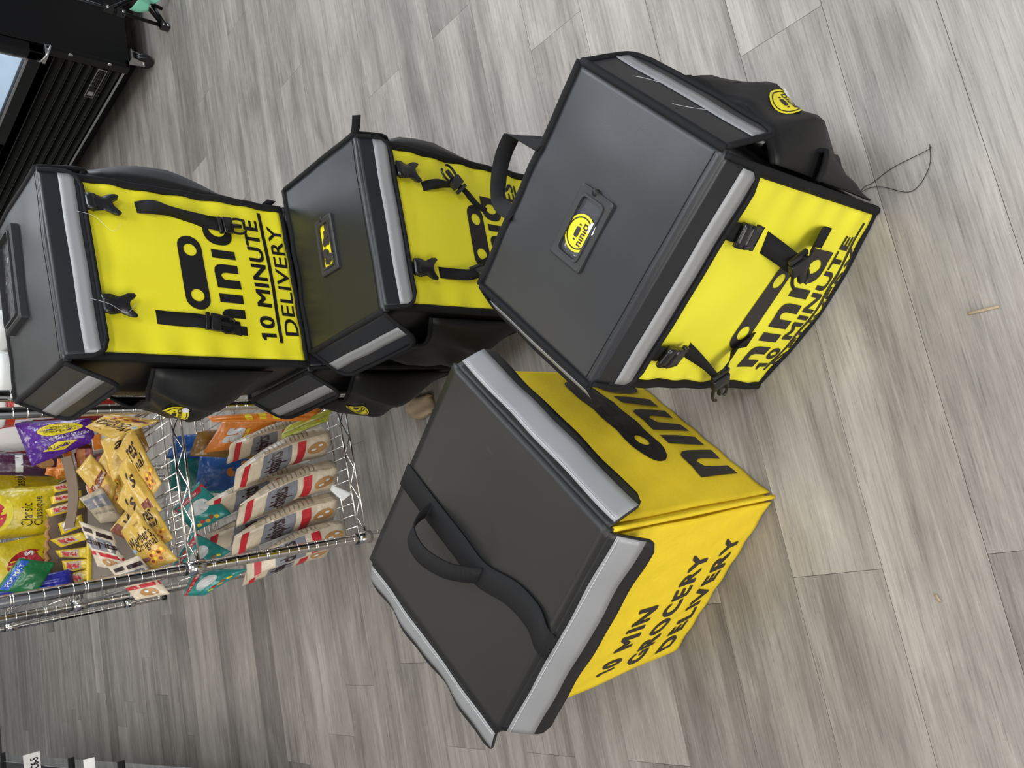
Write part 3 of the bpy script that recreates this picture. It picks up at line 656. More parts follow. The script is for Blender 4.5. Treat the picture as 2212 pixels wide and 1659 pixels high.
# ------------------------------------------------------------------ packs
def pack(name, label, cat, q, mt, th=.02, group=None, seed=0, wr=.0035, nu=12, nv=14, seal=.05, top=True):
    """filled pouch: q = four corners TL,TR,BR,BL of its printed face"""
    TL, TR, BR, BL = (V(p) for p in q)
    n = (TR - BL).cross(TL - BR).normalized()
    def prof(u, v):
        a = max(0, math.sin(PI * u)) ** .65; vv = (v - seal) / (1 - 2 * seal); b = max(0, math.sin(PI * min(1, max(0, vv)))) ** .5 if 0 < vv < 1 else 0
        return a * b
    def S(u, v, off=0):
        p = BL.lerp(BR, u).lerp(TL.lerp(TR, u), v); k = prof(u, v)
        wv = noise.noise(V((u * 4 + seed, v * 5, seed))) * wr * 2 * (.25 + k) + noise.noise(V((u * 11, v * 12 + seed, seed + 3))) * wr * .7 * k
        return p + n * (th * k + wv + off)
    fr_ = [[S(i / nu, j / nv) for i in range(nu + 1)] for j in range(nv + 1)]
    def Bk(u, v):
        p = S(u, v); return p - n * (2 * th * prof(u, v) + .0012)
    vs = [p for row in fr_ for p in row]; Wn = nu + 1; m = len(vs); vs += [Bk(i / nu, j / nv) for j in range(nv + 1) for i in range(nu + 1)]; fs = []
    for j in range(nv):
        for i in range(nu):
            a, b, c_, d = j * Wn + i, j * Wn + i + 1, (j + 1) * Wn + i + 1, (j + 1) * Wn + i; fs += [(a, b, c_, d), (m + d, m + c_, m + b, m + a)]
    rim = [i for i in range(nu)] + [j * Wn + nu for j in range(nv)] + [nv * Wn + i for i in range(nu, 0, -1)] + [j * Wn for j in range(nv, 0, -1)]
    for k in range(len(rim)): a, b = rim[k], rim[(k + 1) % len(rim)]; fs.append((b, a, m + a, m + b))
    if top:
        og = (TL + TR + BL + BR) / 4; R = thing(name, label, cat, og, group); build('pouch', vs, fs, mt, R)
    else: R = None
    return R, S
def txt(S, R, body, rect, mt, bold=.0, shear=0, off=.0012): return put('lettering', glyph(body, bold, shear, res=2, cut=.6), S, rect, mt, R, off=off)
def band(S, R, rect, mt, name='printed_band', off=.0008): return put(name, RECT, S, rect, mt, R, off=off)
def spot(S, R, rect, mt, name='printed_picture', off=.0010): return put(name, DISC, S, rect, mt, R, off=off)

# gold butterscotch pouches on the middle tier
GG = 'gold candy pouches on the middle tier'
gold = [
 ('gold candy pouch lying at the front edge beside the post, full name readable', [(.159, 1.832, .695), (.200, 1.806, .668), (.075, 1.762, .606), (.064, 1.804, .662)], 'full'),
 ('gold candy pouch just behind the front one, candies printed at its bottom', [(.199, 1.862, .655), (.222, 1.838, .622), (.126, 1.796, .600), (.106, 1.826, .628)], 'low'),
 ('gold candy pouch lying flat behind, brown band at its left edge', [(.173, 1.925, .690), (.236, 1.879, .640), (.212, 1.859, .618), (.140, 1.897, .660)], 'band'),
 ('gold candy pouch standing upright with candies facing the camera', [(.322, 1.966, .700), (.362, 1.955, .675), (.262, 1.947, .625), (.205, 1.972, .650)], 'candy'),
 ('gold candy pouch showing small print and a chocolate band, beside the cardboard', [(.322, 1.968, .735), (.358, 1.955, .705), (.280, 1.945, .655), (.222, 1.955, .680)], 'back'),
 ('gold candy pouch leaning right of the upright one, lettering upside down', [(.383, 1.925, .690), (.410, 1.880, .622), (.335, 1.900, .615), (.283, 1.925, .672)], 'al'),
 ('long gold candy pouch sloping towards the tier edge, nearest the backpacks', [(.342, 1.882, .672), (.402, 1.860, .640), (.255, 1.828, .600), (.225, 1.850, .618)], 'low'),
 ('gold candy pouch with a single curled letter showing, second in the sloping row', [(.302, 1.879, .676), (.334, 1.865, .655), (.195, 1.826, .606), (.168, 1.846, .636)], 's'),
 ('gold candy pouch third in the sloping row, next to the flat one', [(.232, 1.890, .680), (.280, 1.868, .660), (.165, 1.825, .606), (.135, 1.840, .630)], 's'),
 ('gold candy pouch hanging upside down against the upper post', [(.36, 1.806, .702), (.395, 1.831, .745), (.418, 1.807, .704), (.385, 1.754, .612)], 'full'),
 ('dark gold candy pouch in the shade behind the sloping ones', [(.412, 1.905, .640), (.421, 1.890, .612), (.345, 1.880, .600), (.325, 1.895, .616)], 'none')]
for i, (lb, q, kd) in enumerate(gold):
    R, S = pack('candy_pouch', lb, 'candy bag', q, M['bronze'] if kd == 'none' else M['gold'], th=.010, group=GG, seed=i * 1.7, wr=.003)
    if kd in ('full',):
        txt(S, R, "Werther's", (.06, .52, .93, .72), M['i_brown'], bold=.012, shear=.25); txt(S, R, 'Original', (.18, .34, .95, .54), M['i_brown'], bold=.006, shear=.25); txt(S, R, 'Storck', (.55, .83, .78, .88), M['i_caramel'])
        band(S, R, (.05, .17, .40, .25), M['i_lbrown'])
        spot(S, R, (.02, .42, .14, .52), M['i_sky'])
    if kd == 'full' or kd in ('low', 'candy'):
        for k in range(7):
            a, b = (.45 + .13 * (k % 4) - .06 * (k // 4), .24 - .11 * (k // 4) + .03 * (k % 2)); s = 1.0
            if kd == 'candy': a, b, s = .28 + .2 * (k % 3), .55 - .17 * (k // 3), 1.3
            spot(S, R, (a - .09 * s, b - .06 * s, a + .09 * s, b + .06 * s), M['i_candy'], name='candy_picture', off=.001 + .0002 * k)
            spot(S, R, (a - .05 * s, b - .025 * s, a + .06 * s, b + .035 * s), M['i_yellow'] if k % 2 else M['i_caramel'], name='candy_picture', off=.0022 + .0002 * k)
    if kd in ('low', 'al'): txt(S, R, 'res' if kd == 'low' else 'al', (.30, .60, .75, .84), M['i_brown'], bold=.012, shear=.25); txt(S, R, 'nal', (.35, .42, .80, .60), M['i_brown'], bold=.01, shear=.25)
    if kd == 's': txt(S, R, "'s", (.30, .55, .72, .82), M['i_brown'], bold=.012, shear=.25); band(S, R, (.3, .12, .75, .28), M['i_lbrown'])
    if kd == 'band': band(S, R, (.0, .05, .25, .95), M['i_lbrown']); txt(S, R, 'W', (.35, .25, .80, .7), M['i_brown'], bold=.01, shear=.3)
    if kd == 'back': band(S, R, (.0, .38, 1, .55), M['i_lbrown']); txt(S, R, 'Classic Caramels', (.1, .42, .9, .51), M['i_white']); spot(S, R, (.3, .1, .7, .3), M['i_cookie'])

# cream baking-chip pouches
def chip_print(S, R, full=True):
    band(S, R, (.0, .42, 1, .72), M['i_grey']); band(S, R, (0, .27, 1, .36), M['i_red'], off=.001)
    txt(S, R, 'chipits', (.05, .47, .95, .68), M['i_brown'], bold=.03, shear=.1, off=.0016)
    spot(S, R, (.28, .03, .80, .24), M['i_cookie'], name='cookie_picture'); spot(S, R, (.45, .14, .56, .20), M['i_white'], name='cookie_picture', off=.0016); spot(S, R, (.60, .08, .70, .13), M['i_white'], name='cookie_picture', off=.0016)
    if full: band(S, R, (.10, .80, .40, .90), M['i_brown']); band(S, R, (.5, .78, .95, .88), M['i_brown'])
GC = 'cream baking chip pouches on the middle tier'
R, S = pack('baking_chip_pouch', 'cream and grey baking chip pouch lying on the gold pouches at the front', 'baking chips', [(.198, 1.873, .764), (.161, 1.832, .714), (.068, 1.804, .690), (.095, 1.851, .742)], M['cream'], th=.016, group=GC, seed=31); chip_print(S, R)
R, S = pack('baking_chip_pouch', 'cream baking chip pouch sticking out past the front corner post', 'baking chips', [(.088, 1.82, .731), (.1, 1.783, .679), (.008, 1.761, .632), (.010, 1.797, .690)], M['cream'], th=.014, group=GC, seed=33); chip_print(S, R)
R, S = pack('baking_chip_pouch', 'beige baking chip pouch showing its back print, in front of the candy bars', 'baking chips', [(.259, 1.965, .735), (.275, 1.945, .690), (.192, 1.930, .655), (.195, 1.950, .700)], M['beige'], th=.012, group=GC, seed=35)
band(S, R, (.05, .5, .95, .85), M['i_grey']); txt(S, R, 'white chocolate', (.1, .3, .9, .4), M['i_text'])

def standing_pouch(label, corner, yaw, wf, wg, h, lean, seed, group, fold=.035):
    """gusseted pouch standing on the tier: printed front on the left, fine print gusset on the right of the near corner"""
    c0 = V(corner); f = V((-math.cos(yaw), math.sin(yaw), 0)); g = V((math.sin(yaw), math.cos(yaw), 0))
    lv = V(lean)
    ctr = f * (wf / 2) + g * (wg / 2)
    def sec(t):
        k = 1 - .85 * t ** 2.2; sh = lv * (t ** 1.6) + V((0, 0, h * t * (1 - .12 * t)))
        return k, sh
    def C(s, t, off=0):
        # s 0..4 around: front 0-1, left side 1-2, back 2-3, gusset 3-4
        k, sh = sec(t); i = int(s) % 4; q = s - int(s)
        P = [V((0, 0, 0)), f * wf, f * wf + g * wg, g * wg]; a, b = P[i], P[(i + 1) % 4]; p = a.lerp(b, q)
        nrm = (V((0, 0, 1)).cross(b - a)).normalized()
        out = (b - a).cross(V((0, 0, 1))).normalized(); mid = (a + b) / 2 - ctr
        if out.dot(mid) < 0: out = -out
        r = p - ctr; r = f * (r.dot(f) * (1 - .02 * t)) + g * (r.dot(g) * k)
        bul = .010 * math.sin(PI * q) * math.sin(PI * min(1, t * 1.15 + .12)) + .004 * noise.noise(V((s * 2.2 + seed, t * 7, seed)))
        return c0 + ctr + r + sh + out * (bul + off)
    nu, nv = 24, 14; vs = [C(4 * i / nu, j / nv) for j in range(nv + 1) for i in range(nu)]; fs = []
    for j in range(nv):
        for i in range(nu): fs.append((j * nu + i, j * nu + (i + 1) % nu, (j + 1) * nu + (i + 1) % nu, (j + 1) * nu + i)[::-1])
    fs += [tuple(range(nu)), tuple(range(nv * nu, (nv + 1) * nu))[::-1]]
    R = thing('baking_chip_pouch', label, 'baking chips', c0 + ctr, group); build('pouch', vs, fs, M['cream'], R)
    SFt = lambda x, z, off=0: C(.999 * (1 - x) if x < 1 else 0.0, z, off)
    SG = lambda x, z, off=0: C(4 - .999 * x - .0005, z, off)
    chip_print(SFt, R, full=False); band(SFt, R, (0, .86, 1, .93), M['i_red'])
    b = band(SG, R, (.04, .06, .96, .80), M['beige'], name='fine_print_panel')
    for k in range(11): band(SG, R, (.15, .24 + .045 * k, .85, .252 + .045 * k), M['i_text'], name='fine_print', off=.0014)
    return R
GP = 'cream baking chip pouches on the bottom tier'
for i, (lb, cn, yw, wf, wg, h, ln) in enumerate([
 ('cream baking chip pouch nearest the lime green sachets', (.385, 1.895, .165), .72, .056, .036, .24, (-.045, .035, 0)),
 ('second cream baking chip pouch from the lime green sachets', (.336, 1.800, .165), .74, .068, .040, .27, (-.075, .05, 0)),
 ('third cream baking chip pouch from the lime green sachets', (.242, 1.790, .165), .75, .066, .040, .28, (-.070, .05, 0)),
 ('fourth cream baking chip pouch from the lime green sachets', (.160, 1.815, .165), .74, .062, .040, .29, (-.060, .06, 0)),
 ('cream baking chip pouch turned to its fine print, inside the front post', (.098, 1.800, .165), .25, .052, .042, .27, (-.05, .06, 0)),
 ('cream baking chip pouch poking out left of the front post', (.062, 1.880, .165), .85, .056, .038, .25, (-.045, .03, 0)),
 ('cream baking chip pouch in the back row with a red top band', (.262, 1.915, .165), .70, .064, .040, .315, (-.06, .05, 0)),
 ('cream baking chip pouch in the back row by the teal packs', (.175, 1.935, .165), .70, .064, .040, .33, (-.06, .05, 0))]):
    standing_pouch(lb, cn, yw, wf, wg, h, ln, i * 2.3, GP)

# teal, blue, orange, lime packs on the bottom tier
for i, (lb, q, mt, kd) in enumerate([
 ('teal sweets pouch sticking out under the middle tier left of the front post', [(-.001, 1.886, .560), (.053, 1.869, .535), (.030, 1.821, .430), (-.01, 1.863, .520)], 'teal', 'teal'),
 ('teal sweets pouch with red band just behind the front post', [(.066, 1.985, .545), (.148, 1.965, .490), (.082, 1.935, .415), (.055, 1.960, .475)], 'teal', 'teal'),
 ('teal sweets pouch in the shade under the gold pouches', [(.214, 2.025, .508), (.274, 1.997, .447), (.178, 1.969, .386), (.148, 2.008, .47)], 'teal', 'teal'),
 ('dark teal pouch deepest on the bottom tier', [(.294, 2.274, .423), (.425, 2.265, .405), (.41, 2.224, .25), (.258, 2.236, .25)], 'teal', 'none'),
 ('blue fish cracker bag deepest beside the stacked backpacks', [(.380, 2.223, .440), (.44, 2.219, .409), (.44, 2.173, .20), (.35, 2.184, .20)], 'blue', 'fish'),
 ('blue fish cracker bag in the middle of the bottom tier', [(.272, 2.176, .39), (.369, 2.17, .366), (.351, 2.122, .20), (.247, 2.131, .20)], 'blue', 'fish'),
 ('orange and brown cracker bag between the blue bags', [(.354, 2.07, .434), (.418, 2.059, .409), (.415, 2.029, .26), (.324, 2.042, .26)], 'bronze', 'none')]):
    R, S = pack('snack_pouch', lb, 'snack bag', q, M[mt], th=.018, group='snack pouches on the bottom tier', seed=50 + i * 2.1)
    if kd == 'teal': band(S, R, (0, .80, 1, .93), M['i_red']); txt(S, R, 'value size', (.2, .83, .8, .90), M['i_white']); spot(S, R, (.2, .35, .8, .72), M['i_pale']); [spot(S, R, (.15 + .12 * k, .06 + .05 * (k % 2), .27 + .12 * k, .16 + .05 * (k % 2)), M[('i_yellow', 'i_red', 'i_candy', 'i_caramel', 'i_yellow')[k]], name='candy_picture') for k in range(5)]
    if kd == 'fish':
        for k in range(3):
            a, b = .3 + .2 * k, .3 + .22 * (k % 2)
            put('cracker_picture', shape2d([[(.5 + .5 * math.cos(t), .5 + .3 * math.sin(t)) for t in [.5 + i * (2 * PI - 1.0) / 14 for i in range(15)]] + []], cut=.5), S, (a - .12, b - .08, a + .12, b + .08), M['i_fish'], R)
R, S = pack('snack_pouch', 'orange cheese snack bag with white lettering on the bottom tier', 'snack bag', [(.353, 2.035, .412), (.429, 2.004, .362), (.414, 1.955, .232), (.350, 1.975, .262)], M['orange'], th=.022, group='snack pouches on the bottom tier', seed=70)
txt(S, R, 'as', (.25, .50, .75, .80), M['i_pale'], bold=.05); band(S, R, (.2, .42, .7, .48), M['i_yellow'])
R, S = pack('snack_pouch', 'orange snack bag seen edge on along the upper post, under the side pocket', 'snack bag', [(.385, 1.80, .475), (.402, 1.81, .486), (.404, 1.785, .190), (.372, 1.79, .190)], M['orange'], th=.012, group='snack pouches on the bottom tier', seed=72)
for k in range(4): band(S, R, (.15, .3 + .12 * k, .85, .36 + .12 * k), M['i_yellow'])
for i, (lb, q) in enumerate([('lime green flat sachet, the outer one nearest the backpacks', [(.347, 1.830, .292), (.369, 1.821, .276), (.401, 1.760, .168), (.383, 1.764, .180)]), ('lime green flat sachet, the inner one next to the cream pouches', [(.336, 1.842, .288), (.354, 1.838, .282), (.386, 1.776, .172), (.366, 1.782, .182)])]):
    R, S = pack('drink_sachet', lb, 'sachet', q, M['lime'], th=.003, group='lime green sachets', seed=80 + i, wr=.001); band(S, R, (.02, .05, .12, .95), M['i_text'])
R, S = pack('price_tag', 'blank white paper tag on the bottom tier front rim', 'price tag', [(.187, 1.771, .210), (.199, 1.768, .204), (.168, 1.742, .166), (.153, 1.752, .190)], M['paper'], th=.0006, seed=90, wr=.002, nu=5, nv=5)
R, S = pack('crisp_bag', 'big yellow crisp bag standing behind the candy bars, two language name', 'crisps', [(.225, 2.303, .905), (.348, 2.300, .891), (.335, 2.252, .655), (.210, 2.262, .655)], M['chipyellow'], th=.035, group='yellow crisp bags', seed=93, wr=.006)
txt(S, R, 'Classic', (.20, .44, .66, .54), M['i_brown'], bold=.0); txt(S, R, 'Classique', (.20, .33, .78, .43), M['i_brown'], bold=.0)
spot(S, R, (.12, .60, .88, .93), M['i_yellow']); spot(S, R, (.15, .66, .75, .95), M['i_red'], off=.0016); txt(S, R, "Lay's", (.2, .72, .72, .9), M['i_white'], bold=.02, off=.0024); 
R, S = pack('crisp_bag', 'yellow crisp bag with round red logo, nearest the front post', 'crisps', [(.090, 2.275, .885), (.206, 2.272, .878), (.220, 2.248, .694), (.096, 2.255, .694)], M['chipyellow'], th=.03, group='yellow crisp bags', seed=95, wr=.006)
spot(S, R, (.15, .25, .75, .72), M['i_red']); txt(S, R, "Lay's", (.2, .38, .72, .58), M['i_white'], bold=.02, off=.002); txt(S, R, 'Classic', (.6, .12, .95, .2), M['i_brown'])
R, S = pack('crisp_bag', 'shaded yellow crisp bag between the far posts', 'crisps', [(.36, 2.507, .87), (.434, 2.507, .87), (.42, 2.492, .62), (.33, 2.493, .62)], M['chipyellow'], th=.025, group='yellow crisp bags', seed=97, wr=.006)
txt(S, R, 'Classic', (.2, .44, .8, .54), M['i_brown'])
R, S = pack('crisp_bag', 'green crisp bag folded at the left edge of the middle tier', 'crisps', [(.091, 2.132, .880), (.156, 2.117, .830), (.132, 2.107, .760), (.069, 2.124, .800)], M['green'], th=.012, seed=99)
band(S, R, (.05, .70, .95, .92), M['i_blue']); txt(S, R, 'FORMAT', (.15, .75, .85, .87), M['i_white'], bold=.02)
R, S = pack('crisp_bag', 'dark blue crisp bag under the green one by the front post', 'crisps', [(.074, 2.168, .891), (.105, 2.167, .889), (.114, 2.132, .720), (.073, 2.132, .720)], M['navy'], th=.015, seed=101)
R, S = pack('crisp_bag', 'purple crisp bag lying upside down with yellow bubble, beside the upper post', 'crisps', [(.401, 2.02, .672), (.362, 2.091, .795), (.474, 2.105, .821), (.458, 2.023, .678)], M['purple'], th=.03, seed=103, wr=.005)
put('printed_bubble', DISC, S, (.10, .16, .72, .52), M['i_yellow'], R, off=.0014); txt(S, R, 'STILL CRAVING', (.20, .38, .62, .43), M['i_brown'], bold=.01, off=.0024); txt(S, R, 'MORE INTENSITY?', (.18, .31, .64, .36), M['i_brown'], bold=.01, off=.0024); txt(S, R, 'FLAVOUR', (.28, .24, .54, .29), M['i_brown'], bold=.01, off=.0024)
put('printed_flash', shape2d([[(0, .4), (.5, 0), (1, .55), (.45, 1)]], cut=.5), S, (.22, .70, .75, .93), M['i_yellow'], R); txt(S, R, 'NEW / N', (.34, .78, .66, .84), M['i_brown'], bold=.02, off=.002)
for k, (s, y_) in enumerate((('KETTLE COOKED', .60), ('POTATO CHIPS!', .54))): txt(S, R, s, (.05, y_, .60, y_ + .045), M['i_white'], bold=.01)
R, S = pack('crisp_bag', 'dark plum crisp bag standing behind the purple one', 'crisps', [(.400, 2.365, .867), (.458, 2.365, .864), (.43, 2.332, .63), (.365, 2.336, .63)], M['plum'], th=.02, seed=105, wr=.004)
spot(S, R, (.3, .25, .8, .45), M['i_cookie']); band(S, R, (0, .55, 1, .62), M['i_pale'])
R, S = pack('snack_packet', 'small bright orange packet beside the cardboard tray', 'snack', [(.372, 2.290, .724), (.391, 2.290, .718), (.388, 2.285, .660), (.350, 2.285, .660)], M['orange'], th=.010, seed=107)
R, S = pack('snack_packet', 'small orange and gold packet behind the chocolate boxes', 'snack', [(.352, 2.256, .710), (.406, 2.255, .700), (.402, 2.244, .640), (.353, 2.245, .640)], M['gold'], th=.014, seed=109); band(S, R, (0, .5, 1, 1), M['orange'])
# chocolate boxes
def chocolate_box(label, c, yaw, tilt, size, i):
    R = thing('chocolate_box', label, 'chocolate', c, 'small chocolate boxes on the middle tier')
    rot = Matrix.Rotation(yaw, 3, 'Z') @ Matrix.Rotation(tilt, 3, 'X'); ax = [rot @ V(a) for a in ((1, 0, 0), (0, 1, 0), (0, 0, 1))]
    build('carton', *box(c, size, ax, .001), M['paper'] if i % 2 == 0 else M['red'], R, smooth=False)
    S = lambda x, z, off=0: V(c) + ax[0] * ((x - .5) * size[0]) + ax[2] * ((z - .5) * size[2]) - ax[1] * (size[1] / 2 + off)
    T = lambda x, z, off=0: V(c) + ax[0] * ((x - .5) * size[0]) + ax[1] * ((z - .5) * size[1]) + ax[2] * (size[2] / 2 + off)
    for Q in (S, T):
        band(Q, R, (.02, .70, .98, .97), M['orange']); band(Q, R, (.05, .35, .6, .62), M['i_brown']); spot(Q, R, (.55, .05, .95, .5), M['i_lbrown']); txt(Q, R, 'crisp', (.1, .4, .55, .58), M['i_white'])
chocolate_box('white and orange chocolate box left of the cardboard flap', (.385, 2.150, .672), .3, -.5, (.045, .05, .07), 0)
chocolate_box('red and brown chocolate box under the purple crisp bag', (.372, 2.080, .665), -.2, -.4, (.045, .05, .065), 1)
chocolate_box('white striped chocolate box beside the gold pouches', (.395, 2.035, .640), .1, -.3, (.04, .05, .07), 2)
chocolate_box('orange and white chocolate box standing against the tray corner', (.280, 2.020, .668), .5, -.5, (.04, .03, .06), 4)

# cardboard tray of candy bars
TR = thing('cardboard_tray', 'open brown cardboard tray holding yellow candy bars on the middle tier', 'tray', (.2, 2.08, .6))
def wall(a, b, z0, z1a, z1b, mt, name='tray_wall', th=.003, rag=0, lean=V((0, 0, 0))):
    a, b = V(a), V(b)
    def f(u, v):
        zt = z1a + (z1b - z1a) * u + rag * math.sin(u * 43) * (v > .99) + rag * .6 * math.sin(u * 97) * (v > .99)
        p = a.lerp(b, u) + lean * v; return V((p.x, p.y, z0 + (zt - z0) * v))
    return build(name, *sheet(f, 24, 4, th), mt, TR, smooth=False)
fw = wall((.055, 1.985, 0), (.235, 1.975, 0), .600, .728, .716, M['card_in'])
build('yellow_edge', *sheet(lambda u, v: V((.060 + u * .13, 1.982 - .01 * u, .722 + .010 * v - .010 * u + .0015 * math.sin(u * 90) * v)), 30, 1, .004), M['barwrap'], fw)
bw = wall((.058, 2.205, 0), (.262, 2.195, 0), .600, .770, .745, M['card'], rag=.0012)
build('torn_edge', *tube([V((.058 + .2 * u, 2.2, .768 - .024 * u + .004 * math.sin(u * 51))) for u in [i / 24 for i in range(25)]], lambda t: .003 + .003 * abs(math.sin(t * 23)), 6), M['card_torn'], bw)
wall((.055, 2.205, 0), (.055, 1.985, 0), .600, .770, .728, M['card'])
wall((.335, 1.99, 0), (.335, 2.2, 0), .600, .700, .715, M['card'])
wall((.262, 2.195, 0), (.335, 2.2, 0), .600, .745, .715, M['card'])
wall((.235, 1.975, 0), (.335, 1.99, 0), .600, .690, .715, M['card'])
build('tray_flap', *sheet(lambda u, v: V((.205 + u * .165, 2.055 + v * .030 - .03 * u, .728 + .014 * v - .012 * math.sin(PI * u))), 10, 4, .003), M['card'], TR, smooth=False)
build('tray_floor', *box((.195, 2.09, .603), (.275, .21, .004)), M['card'], TR, smooth=False)
build('blue_label', *sheet(lambda u, v: V((.058 + u * .028, 2.198, .745 + v * .035)), 2, 2, .001), M['i_blue'], TR, smooth=False)
bars = [[(.302, 2.136, .735), (.319, 2.141, .737), (.322, 2.113, .721), (.299, 2.09, .708)], [(.276, 2.146, .739), (.295, 2.151, .741), (.293, 2.091, .707), (.276, 2.092, .707)], [(.247, 2.148, .744), (.267, 2.157, .75), (.272, 2.092, .712), (.249, 2.084, .707)],
        [(.199, 2.138, .728), (.228, 2.145, .732), (.235, 2.099, .706), (.204, 2.097, .705)], [(.169, 2.134, .731), (.193, 2.162, .747), (.193, 2.1, .711), (.172, 2.084, .702)], [(.144, 2.146, .733), (.162, 2.155, .739), (.159, 2.089, .701), (.131, 2.091, .702)],
        [(.107, 2.142, .727), (.137, 2.147, .73), (.129, 2.095, .7), (.106, 2.096, .7)], [(.073, 2.129, .712), (.104, 2.14, .719), (.105, 2.105, .698), (.08, 2.106, .699)]]
ordn = ['furthest right', 'second from the right', 'third from the right', 'fourth from right, price label', 'fourth from the left', 'third from the left', 'second from the left', 'furthest left']
for i, q in enumerate(bars):
    q = [q[0], q[1], q[2], q[3]]; TL, TRr, BR, BL = (V(p) for p in q); e = (BL - TL) * .25
    R, S = pack('candy_bar', 'yellow wrapped candy bar in the cardboard tray, ' + ordn[i], 'candy bar', [TL - e * .8, TRr - e * .8, BR + e, BL + e], M['barwrap'], th=.010, group='candy bars in the cardboard tray', seed=120 + i * 1.3, wr=.0015, nu=8, nv=12, seal=.12)
    T2 = lambda x, y, off=0, S=S: S(1 - y, x, off)
    band(T2, R, (.25, .12, .78, .88), M['beige'])
    if i == 3: put('price_label', RECT, T2, (.38, .2, .70, .8), M['paper'], R, off=.0016)
    else: txt(T2, R, 'Mr.Big', (.30, .22, .76, .78), M['i_red'], bold=.05, shear=.1, off=.0018)

# red tubs on the shelf behind the stack
for i, (x, y, z) in enumerate([(.665, 2.0, .60), (.565, 2.0, .60), (.515, 2.12, .60), (.500, 2.43, .60)]):
    R = thing('snack_tub', ['highest red and white snack tub in the photo, right of the upper post', 'red and white snack tub next below the top one, right of the upper post', 'red snack tub seen between the two upper posts', 'red snack tub with orange top behind the purple crisp bag'][i], 'tub', (x, y, z), 'red tubs behind the stack')
    build('tub', *lathe([(.040, 0), (.046, .01), (.047, .23), (.044, .24)], (x, y, z), 22), M['red'], R)
    build('tub_lid', *lathe([(.048, .24), (.050, .245), (.050, .262), (.044, .268), (.0, .268)], (x, y, z), 22), M['i_white'] if i != 3 else M['orange'], R)
    S = lambda a, b, off=0, x=x, y=y, z=z: V((x + (.047 + off) * math.sin((a - .5) * 2.6 - .35), y - (.047 + off) * math.cos((a - .5) * 2.6 - .35), z + b * .23))
    put('white_patch', DISC, S, (.25, .45, .85, .98), M['i_white'], R); band(S, R, (.05, .80, .28, .96), M['i_pale']); band(S, R, (.10, .15, .16, .7), M['i_yellow'])
for i, (x, y) in enumerate(((.70, 2.16), (.60, 2.17), (.58, 2.52))):
    R = thing('snack_pouch', ['white and red pouch behind the highest red tub', 'orange topped pouch behind the red tubs', 'orange pouch peeking above the tub between the posts'][i], 'snack bag', (x, y, .6)); q = [(x - .05, y + .02, .90), (x + .05, y + .02, .90), (x + .05, y, .605), (x - .05, y, .605)]
    _, S = pack('p', '', '', q, M['paper'], top=False); bpy.data.objects.remove(R)
    R, S = pack('snack_pouch', ['white and red pouch behind the highest red tub', 'orange topped pouch behind the red tubs', 'orange pouch peeking above the tub between the posts'][i], 'snack bag', q, M[('cream', 'orange', 'orange')[i]], th=.02, group='pouches behind the red tubs', seed=140 + i)

# ------------------------------------------------------------------ freezer
X0, YA, YB, ZB, ZT = 2.20, 3.035, 4.75, .105, 2.0
F = thing('glass_door_freezer', 'black glass door freezer on castors at the far right', 'freezer', (2.56, 3.9, 0))
m = MB()
m.add(box((2.58, YA + .012, (ZB + ZT) / 2), (.74, .024, ZT - ZB), None, .004)).add(box((2.58, YB - .012, (ZB + ZT) / 2), (.74, .024, ZT - ZB), None, .004)).add(box((2.94, (YA + YB) / 2, (ZB + ZT) / 2), (.02, YB - YA, ZT - ZB)))
m.add(box((2.58, (YA + YB) / 2, ZB + .014), (.73, YB - YA - .04, .024))).add(box((2.58, (YA + YB) / 2, .43), (.70, YB - YA - .04, .02))).add(box((2.58, (YA + YB) / 2, ZT - .014), (.73, YB - YA - .04, .024)))
m.add(box((2.93, (YA + YB) / 2, .056), (.015, YB - YA, .10))).add(box((2.58, YB - .02, .056), (.7, .015, .10))).add(box((2.36, (YA + YB) / 2 + .06, .056), (.015, YB - YA - .2, .10)))  # skirts added below the cabinet to block light passing underneath
m.out('cabinet', M['blackmetal'], F, smooth=False)
for y in (YA + .022, YB - .022): build('corner_post', *box((X0 + .004, y, (ZB + .42) / 2 + .0), (.016, .044, .42 - ZB), None, .002), M['blackmetal'], F, smooth=False)
for z in (.184, .331): build('screw', *lathe([(.0085, 0), (.0085, .002), (.004, .004), (0, .004)], (X0 - .0045, YA + .006 + .0, z), 12, 'x'), M['steel'], F)
for i in range(7):
    z = .150 + i * .036
    def lv(u, v): return V((X0 - .004 + .030 * (v / .7 if v < .7 else (1 - v) / .3), YA + .048 + u * (YB - YA - .096), z - .018 + .034 * v))
    build('louver', *sheet(lv, 2, 10, .003), M['louver'], F, smooth=False)
build('grille_trim', *box((X0 + .004, (YA + YB) / 2, .118), (.014, YB - YA - .01, .010), None, .002), M['steel'], F, smooth=False)
build('toe_plate', *box((X0 + .02, (YA + YB) / 2, .113), (.03, YB - YA, .012)), M['blackmetal'], F, smooth=False)
bd = build('badge', *box((X0 - .003, 3.198, .197), (.004, .220, .036), None, .001), M['steel'], F, smooth=False)
SB = lambda a, b, off=0: V((X0 - .0052 - off, 3.198 + (.5 - a) * .22, .197 + (b - .5) * .036))
put('badge_face', RECT, SB, (.02, .08, .98, .92), M['blackmetal'], bd, off=.0003)
put('lettering', glyph('true', bold=.02, shear=.3), SB, (.42, .50, .90, .86), M['steel'], bd, off=.0008)
put('lettering', glyph('FREEZER', bold=.02), SB, (.36, .14, .92, .42), M['steel'], bd, off=.0008)
put('badge_square', RECT, SB, (.08, .2, .22, .8), M['steel'], bd, off=.0008)
